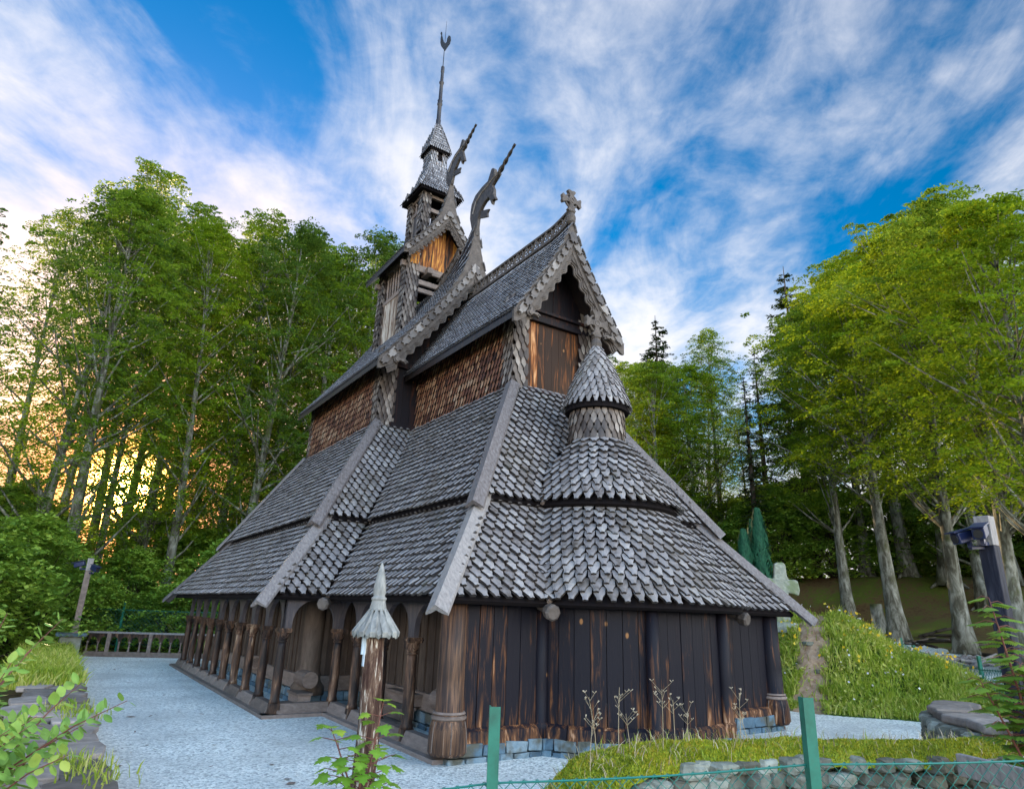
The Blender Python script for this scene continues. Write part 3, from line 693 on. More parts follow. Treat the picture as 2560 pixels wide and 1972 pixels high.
def barge(roof, zz, zf, e, yf, Ln, x_at, depth=.34, tile=.30, curl=False, scal=.05, wave=.36, name='bargeboard'):
    """carved board pair on the gable front: outer edge on the flared roof line, overlapping plates, wavy lower board"""
    for sx in (-1, 1):
        def P(x, y, off):      # point 'off' below the base profile, measured square to the slope
            x = max(x, 0); g_ = (zf(x+.01)-zf(max(x-.01, 0)))/(.01+min(x, .01)); l = hypot(1, g_); return Vector((sx*(x-(-g_)*off/l if False else x+g_*off/l), y, zf(x)-off/l))
        m = MB(); n = 40; out_f = []; in_f = []; s_ = [Ln*1.03*i/n for i in range(n+1)]
        for s in s_:
            x = x_at(s)+(max(0, s-Ln))*.5; zt_ = zz(min(x, e), yf)-(max(0, s-Ln))*.8
            a = Vector((sx*x, yf, zt_+.07)); b = P(x, yf, depth)
            if sx*b.x < 0.0: b.x = 0; b.z = min(b.z, zf(0)-depth*1.6)
            out_f.append(a); in_f.append(b)
        dy = Vector((0, .09, 0)); vs = out_f+in_f+[v+dy for v in out_f]+[v+dy for v in in_f]; q = n+1; fs = []
        for i in range(n): fs += [(i, i+1, i+1+q, i+q), (i+2*q, i+3*q, i+1+3*q, i+1+2*q), (i, i+2*q, i+1+2*q, i+1), (i+q, i+1+q, i+1+3*q, i+3*q)]
        fs += [(0, q, 3*q, 2*q), (n, n+2*q, n+3*q, n+q)]
        m.add(vs, fs, .5); bb = clean_normals(m.build(name, M_CARVE, roof))
        # plates
        t = MB(); k = int(Ln/tile)
        for i in range(k):
            s0, s1 = .12+i*tile, .12+(i+1.28)*tile; x0, x1 = x_at(s0), x_at(min(s1, Ln)); r = rng.random()
            T = (Vector((sx*x1, 0, zf(x1)))-Vector((sx*x0, 0, zf(x0)))).normalized(); Nn = Vector((T.z*-sx, 0, T.x*sx)) ; Nn = Vector((-T.z, 0, T.x)) if sx > 0 else Vector((T.z, 0, -T.x))
            if Nn.z < 0: Nn = -Nn
            A_ = Vector((sx*x0, yf, zf(x0)))-Nn*(depth*.36); Lh = (s1-s0)
            wv = depth*.30
            pts = [(0, wv), (Lh*.62, wv), (Lh*.80, wv*.45), (Lh*.98, wv*.62), (Lh*.9, -wv*.1), (Lh*1.0, -wv*.55), (Lh*.75, -wv*.6), (Lh*.62, -wv), (0, -wv)]
            f0 = [A_+T*u+Nn*v+Vector((0, -.03-.085*(u/Lh), 0)) for u, v in pts]; b0_ = [A_+T*u+Nn*v for u, v in pts]; nn = len(pts)
            t.add(f0+b0_, [tuple(range(nn)), tuple(range(nn, 2*nn))[::-1]]+[(a, a+nn, (a+1) % nn+nn, (a+1) % nn) for a in range(nn)], r)
        clean_normals(t.build('carved_plates', M_PLATE, bb))
        # wavy lower board, set just behind
        wv_ = MB(); n2 = 90
        for lay, (o0, o1, yo) in enumerate(((depth*.84, depth*1.16, .02), (depth*1.0, depth*1.32, .05), (depth*1.16, depth*1.46, .085))):
            up_, lo_ = [], []
            for i in range(n2+1):
                s = Ln*(.02+.98*i/n2); x = x_at(s); w_ = scal*sin(2*pi*s/wave)
                u_ = P(x, yf+yo, o0); l_ = P(x, yf+yo, o1+w_)
                for v in (u_, l_):
                    if sx*v.x < 0: v.x = 0
                up_.append(u_); lo_.append(l_)
            dy = Vector((0, .05, 0)); vs = up_+lo_+[v+dy for v in lo_]; q = n2+1; fs = []
            for i in range(n2): fs += [(i, i+1, i+1+q, i+q), (i+q, i+1+q, i+1+2*q, i+2*q)]
            wv_.add(vs, fs, .3+.2*lay)
        if curl:
            s = .35
            while s < Ln-.1:
                x = x_at(s); c = P(x, yf+.0, depth*1.32+.07); T = Vector((sx, 0, (zf(x+.01)-zf(x))/.01)).normalized(); Nd = Vector((T.z, 0, -T.x))*sx
                if Nd.z > 0: Nd = -Nd
                pts = [c+T*(.075*cos(a_)*(1-.07*k_))+Nd*(.075*sin(a_)*(1-.07*k_)) for k_, a_ in enumerate([-.6+.62*j for j in range(9)])]
                wv_.tube(pts, .022, 5, True, .7); s += .235
        wv_.build('scalloped_edge', M_CARVE, bb)
def cresting(roof, zz, y0, y1, h=.42, rad=.13, z_off=.12, step=.25):
    """pierced ridge board: rails with a chain of rings"""
    m = MB(); n = 30; ys = [y0+(y1-y0)*i/n for i in range(n+1)]
    for off, w, hh in ((z_off-.06, .16, .10), (z_off+h, .12, .07)):
        for i in range(n): m.beam((0, ys[i], zz(0, ys[i])+off), (0, ys[i+1]+.001, zz(0, ys[i+1])+off), w, hh, r=.5)
    y = y0+step/2; k = 0
    while y < y1-step/2:
        c = Vector((0, y, zz(0, y)+z_off+h/2)); a0_ = 0
        pts = [c+Vector((.03*sin(a*2), rad*1.15*cos(a), (h*.46)*sin(a))) for a in [2*pi*j/14 for j in range(15)]]
        m.tube(pts, .028, 5, False, .6)
        pts = [c+Vector((0, rad*.5*cos(a), (h*.2)*sin(a))) for a in [2*pi*j/8 for j in range(9)]]
        m.tube(pts, .022, 5, False, .4)
        pts = [c+Vector((.035*(1 if k % 2 else -1), step*(t-.5), (h*.44)*sin(pi*(t-.5))*(1 if k % 2 else -1))) for t in [j/6 for j in range(7)]]
        m.tube(pts, .026, 5, True, .8)
        y += step; k += 1
    return m.build('ridge_cresting', M_CARVE, roof)
def gable_wall(name, mt, parent, y, zf, e_in, zb, drop, w=.22, th=.08, step=.22, zcap=None):
    """vertical boards cut to the roof slope"""
    m = MB(); k = max(2, round(2*e_in/w)); w = 2*e_in/k
    for i in range(k):
        x0, x1 = -e_in+i*w+.004, -e_in+(i+1)*w-.004; z0_, z1_ = zf(x0)-drop, zf(x1)-drop
        if zcap: z0_, z1_ = min(z0_, zcap), min(z1_, zcap)
        if max(z0_, z1_) <= zb: continue
        z0_, z1_ = max(z0_, zb+.01), max(z1_, zb+.01)
        if x0 < 0 < x1 or k % 2 and i == k//2: z0_ = z1_ = min(z0_, z1_)
        j = rng.uniform(0, .02)
        m.hexa([(x0, y-j, zb), (x1, y-j, zb), (x1, y+th, zb), (x0, y+th, zb), (x0, y-j, z0_), (x1, y-j, z1_), (x1, y+th, z1_), (x0, y+th, z0_)])
    return m.build(name, mt, parent)
def beast(parent, x, y, z, sx, s=1.0):
    """small carved animal curling off the foot of a bargeboard"""
    m = MB(); o = [(0, 0), (.10, .10), (.14, .30), (.24, .24), (.22, .10), (.36, .05), (.5, .08), (.62, .02), (.66, -.06), (.56, -.03), (.58, -.13), (.46, -.09), (.3, -.06), (.16, -.16), (.05, -.12)]
    m.extrude([(-sx*u*s, v*s) for u, v in o], (x, y, z), (1, 0, 0), (0, 0, 1), (0, 1, 0), .12*s, .5)
    m.extrude([(-sx*u*s*.7-sx*.06, v*s*.7) for u, v in o], (x, y-.06*s, z), (1, 0, 0), (0, 0, 1), (0, 1, 0), .10*s, .8)
    clean_normals(m.build('carved_beast', M_CARVE, parent, bevel=.012))
def dragon(name_out, name_wing, th, base_pts, tongue):
    m = MB(); m.extrude(name_out, (0, 0, 0), (0, 1, 0), (0, 0, 1), (1, 0, 0), th, .4)
    d = clean_normals(m.build('dragon_head', M_DRAG, ch, bevel=.03))
    w = MB(); w.extrude(name_wing, (0, 0, 0), (0, 1, 0), (0, 0, 1), (1, 0, 0), th*.5, .3); clean_normals(w.build('dragon_ruff', M_DRAG, d, bevel=.01))
    c = MB()
    for i in range(len(base_pts)-1):
        for sx in (-1, 1): c.tube([(sx*th*.52, *base_pts[i]), (sx*th*.52, *base_pts[i+1])], .035, 5, True, .9)
    c.build('neck_carving', M_PLATE, d)
    t = MB(); n_ = 22; A = Vector((0, *tongue[0])); B = Vector((0, *tongue[1])); dd = (B-A).normalized(); up_ = Vector((1, 0, 0)).cross(dd)
    for ph in (0, pi):
        t.tube([A+(B-A)*(i/n_)+up_*(.07*sin(i*.62+ph)*(1-i/n_*.6))+Vector((.05*cos(i*.62+ph)*(1-i/n_*.6), 0, 0)) for i in range(n_+1)], [.062*(1-.55*i/n_) for i in range(n_+1)], 6, True, .2)
    t.build('dragon_tongue', M_DRAG, d, True)

# chancel roof
cr, czz, czf, cx_at, cL = gable_roof('chancel_roof', 1.94, 10.31, 13.55, 2.34, 9.40, .22, 3.4, 1.5, .3, .155, .185, M_ROOF_FINE)
barge(cr, czz, czf, 1.94, 2.34, cL, cx_at, .36, .33, False, .045, .42)
cresting(cr, czz, 2.5, 9.3, .36, .12, .14, .27)
for sx in (-1, 1): beast(cr, sx*1.62, 2.33, 10.32, sx, .75)
for sx in (-1, 1):
    m = MB(); m.beam((sx*.10, 2.5, 13.40), (sx*.10, 9.4, 13.40), .26, .03, (sx*.9, 0, .5)); m.build('ridge_board', M_GREY, cr)
gable_wall('gable_boards', M_GABLE_DARK, ch, 3.27, czf, 1.75, 10.95, .25, .3)
gable_wall('wall_panel', M_PANEL, ch, 3.30, lambda x: 10.66+0*x, 1.0, 8.55, 0, .25)
m = MB(); m.box(-1.30, 1.30, 3.16, 3.30, 10.62, 10.78); m.box(-1.30, 1.30, 3.10, 3.30, 10.90, 10.99); m.build('gable_beam', M_GABLE_DARK, ch, bevel=.01)
m = MB(); m.box(-1.25, 1.25, 3.2, 3.28, 10.78, 10.9); m.box(-1.05, 1.08, 3.16, 3.29, 8.36, 8.52); m.box(-1.05, -.97, 3.2, 3.3, 8.52, 10.62); m.box(1.0, 1.06, 3.2, 3.3, 8.52, 10.62); m.build('panel_frame', M_GABLE_DARK, ch)
# nave roof
nv, nzz, nzf, nx_at, nL = gable_roof('nave_roof', 3.35, 10.39, 15.1, 8.2, 17.45, 2.25, 11.3, 1.9, .24, .17, .20, M_ROOF_FINE)
barge(nv, nzz, nzf, 3.35, 8.2, nL, nx_at, .40, .36, False, .05, .46)
cresting(nv, nzz, 9.6, 11.35, .36, .12, .12, .26); cresting(nv, nzz, 14.3, 17.3, .36, .12, .12, .26)
for sx in (-1, 1): beast(nv, sx*2.95, 8.19, 10.42, sx, .85)
gable_wall('gable_boards', M_GABLE_DARK, ch, 9.44, nzf, 2.9, 10.7, .28, .3)
gable_wall('wall_panel', M_GABLE_DARK, ch, 9.43, lambda x: 10.72, 2.25, 8.4, 0, .3)
m = MB(); m.box(-2.9, 2.9, 9.30, 9.42, 10.62, 10.8); m.box(-2.35, -1.3, 9.32, 9.42, 8.4, 8.6); m.build('gable_beam', M_GABLE_DARK, ch)
gable_wall('gable_boards', M_GABLE_DARK, ch, 17.0, nzf, 2.9, 10.5, .28, .3)
DR2 = [(8.74, 17.2), (8.74, 17.5), (8.68, 17.83), (8.41, 18.12), (7.91, 18.23), (7.49, 18.25), (7.25, 18.66), (7.14, 18.64), (7.02, 18.52), (7.04, 18.24), (6.9, 18.24), (6.72, 18.25), (6.72, 18.12), (6.86, 18.02), (7.15, 17.87), (7.03, 17.64), (7.01, 17.37), (6.84, 17.09), (7.06, 17.15), (7.11, 16.99), (7.28, 17.31), (7.35, 17.44), (7.63, 17.42), (7.83, 17.32), (7.95, 17.2), (8.1, 16.9), (8.18, 16.2), (8.4, 16.2)]
dragon(DR2, [(7.95, 17.18), (7.33, 16.93), (7.45, 16.82), (7.41, 16.63), (7.98, 16.86)], .15, [(8.5, 17.3), (8.3, 17.75), (7.9, 17.95), (7.5, 18.0), (7.2, 18.1), (6.9, 18.12), (6.75, 18.2)], ((6.95, 18.08), (5.72, 18.84)))
for i, (y, z) in enumerate(((6.65, 18.22), (6.25, 18.48))): pass

# ---- tower over the nave: three stages and a spire
TY = 12.75
def frame_stage(name, h, z0, z1, pw, mid, parent, colonnette=True):
    y0, y1 = TY-h, TY+h
    root = bpy.data.objects.new(name, None); COL.objects.link(root); root.parent = parent
    for (px_, py_, sx, sy) in ((-h, y0, -1, -1), (h, y0, 1, -1), (h, y1, 1, 1), (-h, y1, -1, 1)):
        m = MB(); w = pw
        xs = sorted((px_, px_-sx*w)); ysr = sorted((py_, py_-sy*w)); m.box(xs[0]+.03, xs[1]-.03, ysr[0]+.03, ysr[1]-.03, z0, z1, .5)
        m.build('stage_core', M_VOID, root)
        c = MB(); n_ = 3
        for (p, q) in (((xs[0], ysr[1]), (xs[0], ysr[0])), ((xs[0], ysr[0]), (xs[1], ysr[0])), ((xs[1], ysr[0]), (xs[1], ysr[1])), ((xs[1], ysr[1]), (xs[0], ysr[1]))):
            A, B = Vector((*p, z0)), Vector((*q, z0)); k = max(2, round(w/.16)); rows_planar(c, A, B, A+Vector((0, 0, z1-z0)), B+Vector((0, 0, z1-z0)), w/k, .24, .03, .06, None, SCALE, .1, .02)
        c.build('scale_pier', M_SCALE, root)
    f = MB()
    for sx in (-1, 1):
        x = sx*(h-.08); f.beam((x, y0, z0+mid), (x, y1, z0+mid), .12, .16); f.beam((x, y0, z1-.1), (x, y1, z1-.1), .14, .18)
    for sy in (-1, 1):
        y = TY+sy*(h-.08); f.beam((-h, y, z0+mid), (h, y, z0+mid), .12, .18); f.beam((-h, y, z1-.1), (h, y, z1-.1), .14, .18)
    f.build('stage_beam', M_SILL, root)
    for sx in (-1, 1): 
        b = MB(); k = max(2, round((2*h-2*pw)/.2))
        for i in range(k):
            ya = TY-h+pw+(2*h-2*pw)*i/k; yb_ = TY-h+pw+(2*h-2*pw)*(i+1)/k; b.box(min(sx*(h-.1), sx*(h-.05)), max(sx*(h-.1), sx*(h-.05)), ya+.005, yb_-.005, z0, z0+mid-.08)
        b.build('stage_boards', M_SCALE if name != 'tower_stage' else M_PANEL2, root)
    if colonnette:
        for sx in (-1, 1):
            k = max(2, round((2*h-2*pw)/.28))
            for i in range(1, k):
                y = TY-h+pw+(2*h-2*pw)*i/k; l = MB(); zc0, zc1 = z0+mid+.08, z1-.19
                l.lathe((sx*(h-.1), y, 0), [(.06, zc0), (.06, zc0+.05), (.035, zc0+.1), (.05, (zc0+zc1)/2), (.035, zc1-.1), (.06, zc1-.05), (.06, zc1)], 8); l.build('colonnette', M_SILL, root, True)
    return root
M_PANEL2 = m_worn('pale_worn_board', (.06, .04, .03), (.28, .2, .15), (.55, .5, .44), .36, .6, 0, .6, (6, 6, .8), False, .1)
frame_stage('tower_stage', 1.43, 12.6, 16.55, .46, 2.35, ch)
# brackets (log ends) and the open east face of the first stage
for a, b, w_, h_ in [((x-.18, y, 15.95), (x+.3, y, 15.95), .2, .24) for x, y in ((-1.5, 11.42), (-1.5, 14.1), (1.5, 11.42))]+[((x, 10.95, 15.75), (x, 11.6, 15.75), .24, .26) for x in (-.55, .55)]:
    m = MB(); m.beam(a, b, w_, h_); m.build('tower_bracket', M_SILL, ch, bevel=.015)
for a, b, w_, h_ in (((-1.0, 11.36, 15.28), (1.0, 11.36, 15.28), .14, .22), ((-1.1, 11.3, 15.85), (1.1, 11.3, 15.85), .14, .3), ((.25, 11.3, 14.4), (.25, 11.3, 15.8), .16, .12)):
    m = MB(); m.beam(a, b, w_, h_); m.build('tower_beam', M_SILL, ch, bevel=.015)
tr, tzz, tzf, tx_at, tL = gable_roof('tower_gable_roof', 1.84, 16.35, 18.75, 10.68, 14.95, 1.95, 12.0, 1.8, .20, .17, .20, M_ROOF_FINE)
barge(tr, tzz, tzf, 1.84, 10.68, tL, tx_at, .30, .27, True, .02, .235)
gable_wall('gable_boards', M_GABLE, ch, 11.25, tzf, 1.35, 16.0, .28, .2)
gable_wall('gable_boards', M_GABLE_DARK, ch, 14.3, tzf, 1.35, 16.0, .28, .2)
DR1 = [(11.18, 20.4), (11.18, 20.88), (10.91, 21.16), (10.51, 21.41), (10.1, 21.49), (9.93, 21.8), (9.84, 21.78), (9.78, 21.71), (9.76, 21.42), (9.6, 21.45), (9.55, 21.3), (9.81, 21.16), (9.54, 20.5), (9.75, 20.58), (9.78, 20.46), (9.88, 20.66), (10.0, 20.98), (10.3, 20.68), (10.46, 20.55), (10.62, 20.0), (10.8, 19.8)]
dragon(DR1, [(10.5, 20.59), (9.91, 20.39), (9.98, 20.29), (9.94, 20.15), (10.5, 20.31)], .13, [(10.95, 20.75), (10.7, 21.1), (10.3, 21.25), (9.7, 21.4)], ((9.75, 21.3), (8.8, 21.86)))

def pyramid_skirt(name, parent, h0, z0, h1, z1, curve=.1, w=.16, E=.2):
    """square curved skirt roof"""
    m = MB(); s = MB(); K = 5
    def hh(t): return h0+(h1-h0)*t - curve*sin(pi*t)
    for k in range(4):
        a = k*pi/2; ca, sa = cos(a), sin(a)
        def R(x, y, z): return Vector((x*ca-y*sa, TY+x*sa+y*ca, z))
        for j in range(K):
            t0, t1 = j/K, (j+1)/K; ha, hb = hh(t0), hh(t1); za, zb = z0+(z1-z0)*t0, z0+(z1-z0)*t1
            rows_planar(m, R(-ha, -ha, za), R(ha, -ha, za), R(-hb, -hb, zb), R(hb, -hb, zb), w*max(.55, hb/h0), E*.97, .025, .05, None, POINTED, .25, .02)
            s.quad(R(-ha+.03, -ha+.03, za), R(ha-.03, -ha+.03, za), R(hb-.03, -hb+.03, zb), R(-hb+.03, -hb+.03, zb), .5)
    o = m.build(name, M_ROOF_FINE, parent); 
    s.box(-h0+.04, h0-.04, TY-h0+.04, TY+h0-.04, z0-.05, z0-.01, .5); s.build('roof_boarding', M_VOID, o); return o
TY = 12.62
frame_stage('tower_belfry', .74, 18.0, 20.06, .30, 1.25, ch)
pyramid_skirt('belfry_roof', ch, 1.04, 20.07, .42, 21.72, .09)
def lantern():
    h = .37; m = MB(); z0, z1 = 21.7, 22.7; c = MB(); c.box(-h+.03, h-.03, TY-h+.03, TY+h-.03, z0, z1, .5)
    for (p, q) in (((-h, TY+h), (-h, TY-h)), ((-h, TY-h), (h, TY-h)), ((h, TY-h), (h, TY+h)), ((h, TY+h), (-h, TY+h))):
        A, B = Vector((*p, z0)), Vector((*q, z0)); rows_planar(m, A, B, A+Vector((0, 0, z1-z0)), B+Vector((0, 0, z1-z0)), .13, .18, .025, .05, (lambda P: abs(P.x-.05) < .13 and P.y < TY and P.z > z0+.3) if p[1] == q[1] and p[1] < TY else None, POINTED, .1, .02)
    o = m.build('spire_lantern', M_ROOF_FINE, ch); c.build('lantern_core', M_VOID, o)
    f = MB(); f.box(-.11, -.08, TY-h-.05, TY-h+.03, z0+.28, z1, .5); f.box(.18, .21, TY-h-.05, TY-h+.03, z0+.28, z1, .5); f.box(-.11, .21, TY-h-.06, TY-h+.03, z0+.24, z0+.28, .5); f.build('window_frame', M_SILL, o)
lantern()
pyramid_skirt('spire_roof', ch, .52, 22.68, .07, 24.35, -.02, .13, .17)
m = MB(); m.lathe((0, TY, 0), [(.12, 24.2), (.14, 24.3), (.11, 24.45), (.12, 24.75), (.10, 24.8), (.10, 25.6), (.13, 25.65), (.13, 25.72), (.10, 25.8), (.13, 25.9), (.09, 25.95), (.085, 26.9), (.12, 26.95), (.12, 27.02), (.08, 27.08), (.075, 27.6), (.09, 27.65), (.085, 27.95), (.05, 28.0)], 10)
sp = m.build('spire_pole', M_DARK, ch, True)
m = MB(); m.tube([(0, TY, 27.9), (0, TY, 29.3), (0, TY, 30.9)], [.022, .018, .006], 6); m.build('vane_rod', M_IRON, sp)
wvo = [(0, 0), (-.10, .12), (-.16, .02), (-.26, .0), (-.34, -.22), (-.2, -.14), (-.1, -.3), (.0, -.42), (.06, -.3), (.16, -.05), (.22, .3), (.25, .75), (.20, .9), (.28, 1.0), (.34, .9), (.33, .6), (.30, .2), (.22, -.1), (.12, -.34)]
wvo = [(-.04, -.5), (.10, -.28), (.20, -.1), (.26, .12), (.27, .42), (.25, .62), (.30, .72), (.27, .86), (.21, .8), (.20, .6), (.13, .36), (.06, .12), (-.02, -.02), (-.10, .05), (-.12, .28), (-.20, .44), (-.30, .34), (-.34, .08), (-.30, -.12), (-.2, -.25), (-.1, -.4)]
m = MB(); m.extrude([(u, v+29.45) for u, v in wvo], (0, TY, 0), (-.55, .83, 0), (0, 0, 1), (.83, .55, 0), .03, .3); clean_normals(m.build('rooster_vane', M_IRON, sp))

# ---- apse tower: drum, bell-shaped cap and cross
m = MB(); rows_cone(m, (0, CY, 0), .655, 6.42, .645, 7.62, .165, .21, .03, .055, 0, 2*pi, None, SCALE)
dr = m.build('apse_drum', M_SCALE, ch); m = MB(); m.lathe((0, CY, 0), [(.64, 6.2), (.64, 7.7)], 24, .5); m.build('drum_core', M_VOID, dr)
m = MB(); rows_cone(m, (0, CY, 0), .84, 7.52, .09, 9.28, .175, .20, .03, .06, 0, 2*pi, None, ROOF_SH, .07)
cp = m.build('apse_cap', M_ROOF, ch); m = MB(); m.lathe((0, CY, 0), [(.6, 7.43), (.82, 7.45), (.82, 7.52)]+[(.82+(.08-.82)*t+.06*sin(pi*t), 7.5+1.75*t) for t in [i/10 for i in range(1, 11)]], 24, .5); m.build('roof_boarding', M_VOID, cp)
def carved_cross(parent_name, x, y, z, s, ax, flat=0):
    """ringed cross with flared arms; ax = unit vector across the arms"""
    ax = Vector(ax).normalized(); nrm_ = ax.cross(Vector((0, 0, 1))); m = MB()
    m.lathe((x, y, 0), [(.10*s, z-.05*s), (.17*s, z+.05*s), (.19*s, z+.25*s), (.13*s, z+.42*s), (.17*s, z+.47*s), (.12*s, z+.52*s)], 12, .5)
    arm = [(.09, .10), (.10, .26), (.20, .42), (.13, .47), (.0, .44), (-.13, .47), (-.20, .42), (-.10, .26), (-.09, .10)]
    cz = z+.98*s; o = Vector((x, y, cz))
    for k in range(4):
        a = k*pi/2; m.extrude([((u*cos(a)-v*sin(a))*s, (u*sin(a)+v*cos(a))*s) for u, v in arm], o, ax, (0, 0, 1), nrm_, .14*s, .5)
    m.extrude([(.17*s*cos(a), .17*s*sin(a)) for a in [2*pi*i/12 for i in range(12)]], o, ax, (0, 0, 1), nrm_, .17*s, .6)
    ring = [o+ax*(.28*s*cos(a))+Vector((0, 0, .28*s*sin(a))) for a in [2*pi*i/20 for i in range(21)]]; m.tube(ring, .045*s, 6, False, .6)
    for dx in (-1, 1):
        bs = o+nrm_*(dx*.09*s); m.tube([bs+ax*(.09*s*cos(a))+Vector((0, 0, .09*s*sin(a))) for a in [2*pi*i/10 for i in range(11)]], .018*s, 5, False, .9)
    m.beam(o-Vector((0, 0, .5*s)), o-Vector((0, 0, .05*s)), .16*s, .14*s, ax)
    return clean_normals(m.build(parent_name, M_CARVE, ch, bevel=.012*s))
carved_cross('ridge_cross', 0, 2.42, 13.72, .72, (.55, -.83, 0)) if False else carved_cross('ridge_cross', 0, 2.42, 13.75, .80, (1, 0, 0))
ac = carved_cross('apse_cross', 0, CY, 9.22, .82, (1, 0, 0))
# ---------------------------------------------------------------- terrain
def smooth(t): t = min(max(t, 0), 1); return t*t*(3-2*t)
def hill_h(x, y):
    # grassy mound right of the church: ridge from (12.4,6.5) to (14.5,-1.5)
    P0 = (12.6, 7.0, 2.75); P1 = (12.4, 3.2, 2.75); P2 = (13.2, .9, 1.5); P3 = (14.2, -.9, .35)
    best = -9
    for A, B in ((P0, P1), (P1, P2), (P2, P3)):
        dx, dy = B[0]-A[0], B[1]-A[1]; t = ((x-A[0])*dx+(y-A[1])*dy)/(dx*dx+dy*dy); t = min(max(t, 0), 1)
        d = hypot(x-A[0]-dx*t, y-A[1]-dy*t); hh = A[2]+(B[2]-A[2])*t
        best = max(best, hh*(1-smooth(d/(3.2+.55*hh))))
    return best
def base_h(x, y):
    h = .20*max(0, x-11.5) if x > 11.5 else 0
    h = min(h, 3.6)
    d = hypot(x+10.8, y+11.2)
    if x > 8: h += 1.7*smooth((d-41)/5)
    if y > 27: h += .9*smooth((y-27)/12)
    if x < -10.6: h += .03*min(-10.6-x, 20)
    h += .05*sin(x*.9+1.3)*cos(y*.7)*smooth((abs(x-1)-11.5)/3)
    return h
def ground_h(x, y): return max(base_h(x, y), hill_h(x, y)-.0)
def noise2(x, y): return sin(x*1.7+cos(y*2.1)*1.3)*cos(y*1.3+sin(x*1.9))*.5+sin(x*4.3+y*3.1)*.25*cos(x*2.7-y*5.2)

def m_forest_floor():
    g = G('forest_floor', .95, .1); v = g.coords((1, 1, 1)); n = g.noise(v, .35, 6, .6); n2 = g.noise(v, 6, 6, .65)
    c = g.ramp(g.math('ADD', g.math('MULTIPLY', n, .6), g.math('MULTIPLY', n2, .4)), [(.36, (.07, .038, .02)), (.47, (.13, .085, .04)), (.56, (.09, .12, .02)), (.66, (.13, .15, .03)), (.78, (.17, .10, .05))])
    g.color(c); g.bump(n2, .7, .08); return g.m
M_FLOOR = m_forest_floor()
def m_gravel():
    g = G('pale_gravel', .9, .25); v = g.coords((1, 1, 1)); vo = g.n('ShaderNodeTexVoronoi'); g.L.new(v, vo.inputs['Vector']); vo.inputs['Scale'].default_value = 26
    n = g.noise(v, 42, 3, .6); n2 = g.noise(v, .5, 4, .5); sp = g.n('ShaderNodeSeparateXYZ'); g.L.new(vo.outputs['Color'], sp.inputs[0])
    c = g.ramp(sp.outputs[0], [(0, (.26, .29, .29)), (.2, (.50, .54, .53)), (.6, (.75, .79, .76)), (1, (.90, .92, .88))])
    c = g.mix(g.rampf(n2, .38, .68), c, g.mix(.62, c, (.40, .42, .41))); n5 = g.noise(v, 2.6, 6, .7); c = g.mix(g.math('MULTIPLY', g.rampf(n5, .58, .72), .45), c, (.30, .29, .25))
    vo2 = g.n('ShaderNodeTexVoronoi'); g.L.new(v, vo2.inputs['Vector']); vo2.inputs['Scale'].default_value = 2.3
    c = g.mix(g.math('MULTIPLY', g.rampf(vo2.outputs['Distance'], .055, .035), .7), c, (.18, .10, .05))
    g.color(c); g.bump(g.math('ADD', vo.outputs['Distance'], n), .8, .02); return g.m
M_GRAVEL = m_gravel()
def m_mound():
    g = G('mound_soil', .95, .1); v = g.coords((1, 1, 1)); n2 = g.noise(v, 5, 6, .65)
    c = g.ramp(n2, [(.3, (.03, .05, .01)), (.55, (.06, .10, .015)), (.8, (.10, .14, .03))])
    # a worn bare track running down the slope
    t = g.n('ShaderNodeTexCoord'); sp = g.n('ShaderNodeSeparateXYZ'); g.L.new(t.outputs['Object'], sp.inputs[0])
    n3 = g.noise(v, 1.3, 3)
    k = g.math('ADD', g.math('ABSOLUTE', g.math('SUBTRACT', g.math('ADD', sp.outputs[1], g.math('MULTIPLY', sp.outputs[0], -.50)), -2.55)), g.math('ADD', g.math('MULTIPLY', n3, .7), g.math('MULTIPLY', g.noise(v, 4.5, 4), .5)))
    c = g.mix(g.rampf(k, 1.22, 1.0), c, g.ramp(n2, [(.3, (.24, .14, .08)), (.7, (.50, .36, .25))]))
    g.color(c); g.bump(n2, .8, .06); return g.m
M_MOUND = m_mound()

def grid_sheet(name, x0, x1, y0, y1, nx, ny, hf, m_, kind='structure'):
    xs = np.linspace(x0, x1, nx+1); ys = np.linspace(y0, y1, ny+1)
    vs = [(x, y, hf(x, y)) for y in ys for x in xs]; w = nx+1
    fs = [(j*w+i, j*w+i+1, j*w+w+i+1, j*w+w+i) for j in range(ny) for i in range(nx)]
    me = bpy.data.meshes.new(name); me.from_pydata(vs, [], fs); me.update(); me.polygons.foreach_set('use_smooth', [True]*len(fs)); me.materials.append(m_)
    o = bpy.data.objects.new(name, me); COL.objects.link(o); o['kind'] = kind; return o
def gh(x, y):
    d = hypot(x, y-10)
    inside = -9.9 < x < 10.9 and -5 < y < 27
    return base_h(x, y)-.03 if hill_h(x, y) < .01 else min(base_h(x, y), .0)-.03
# one ground sheet, denser near the church, reaching the horizon
def ground_sheet():
    def axis(c):
        near = list(np.arange(-60, 80.01, 1.0)); far = [-1500, -900, -500, -300, -200, -140, -100, -80]; far2 = [100, 130, 180, 260, 400, 700, 1100, 1500]
        return far+near+far2
    xs = axis(0); ys = axis(0); w = len(xs)
    vs = [(x, y, gh(x, y) if max(abs(x), abs(y)) < 90 else gh(min(max(x, -80), 90), min(max(y, -80), 90))) for y in ys for x in xs]
    fs = [(j*w+i, j*w+i+1, j*w+w+i+1, j*w+w+i) for j in range(len(ys)-1) for i in range(w-1)]
    me = bpy.data.meshes.new('ground'); me.from_pydata(vs, [], fs); me.update(); me.polygons.foreach_set('use_smooth', [True]*len(fs)); me.materials.append(M_FLOOR)
    o = bpy.data.objects.new('ground', me); COL.objects.link(o); o['kind'] = 'structure'
ground_sheet()
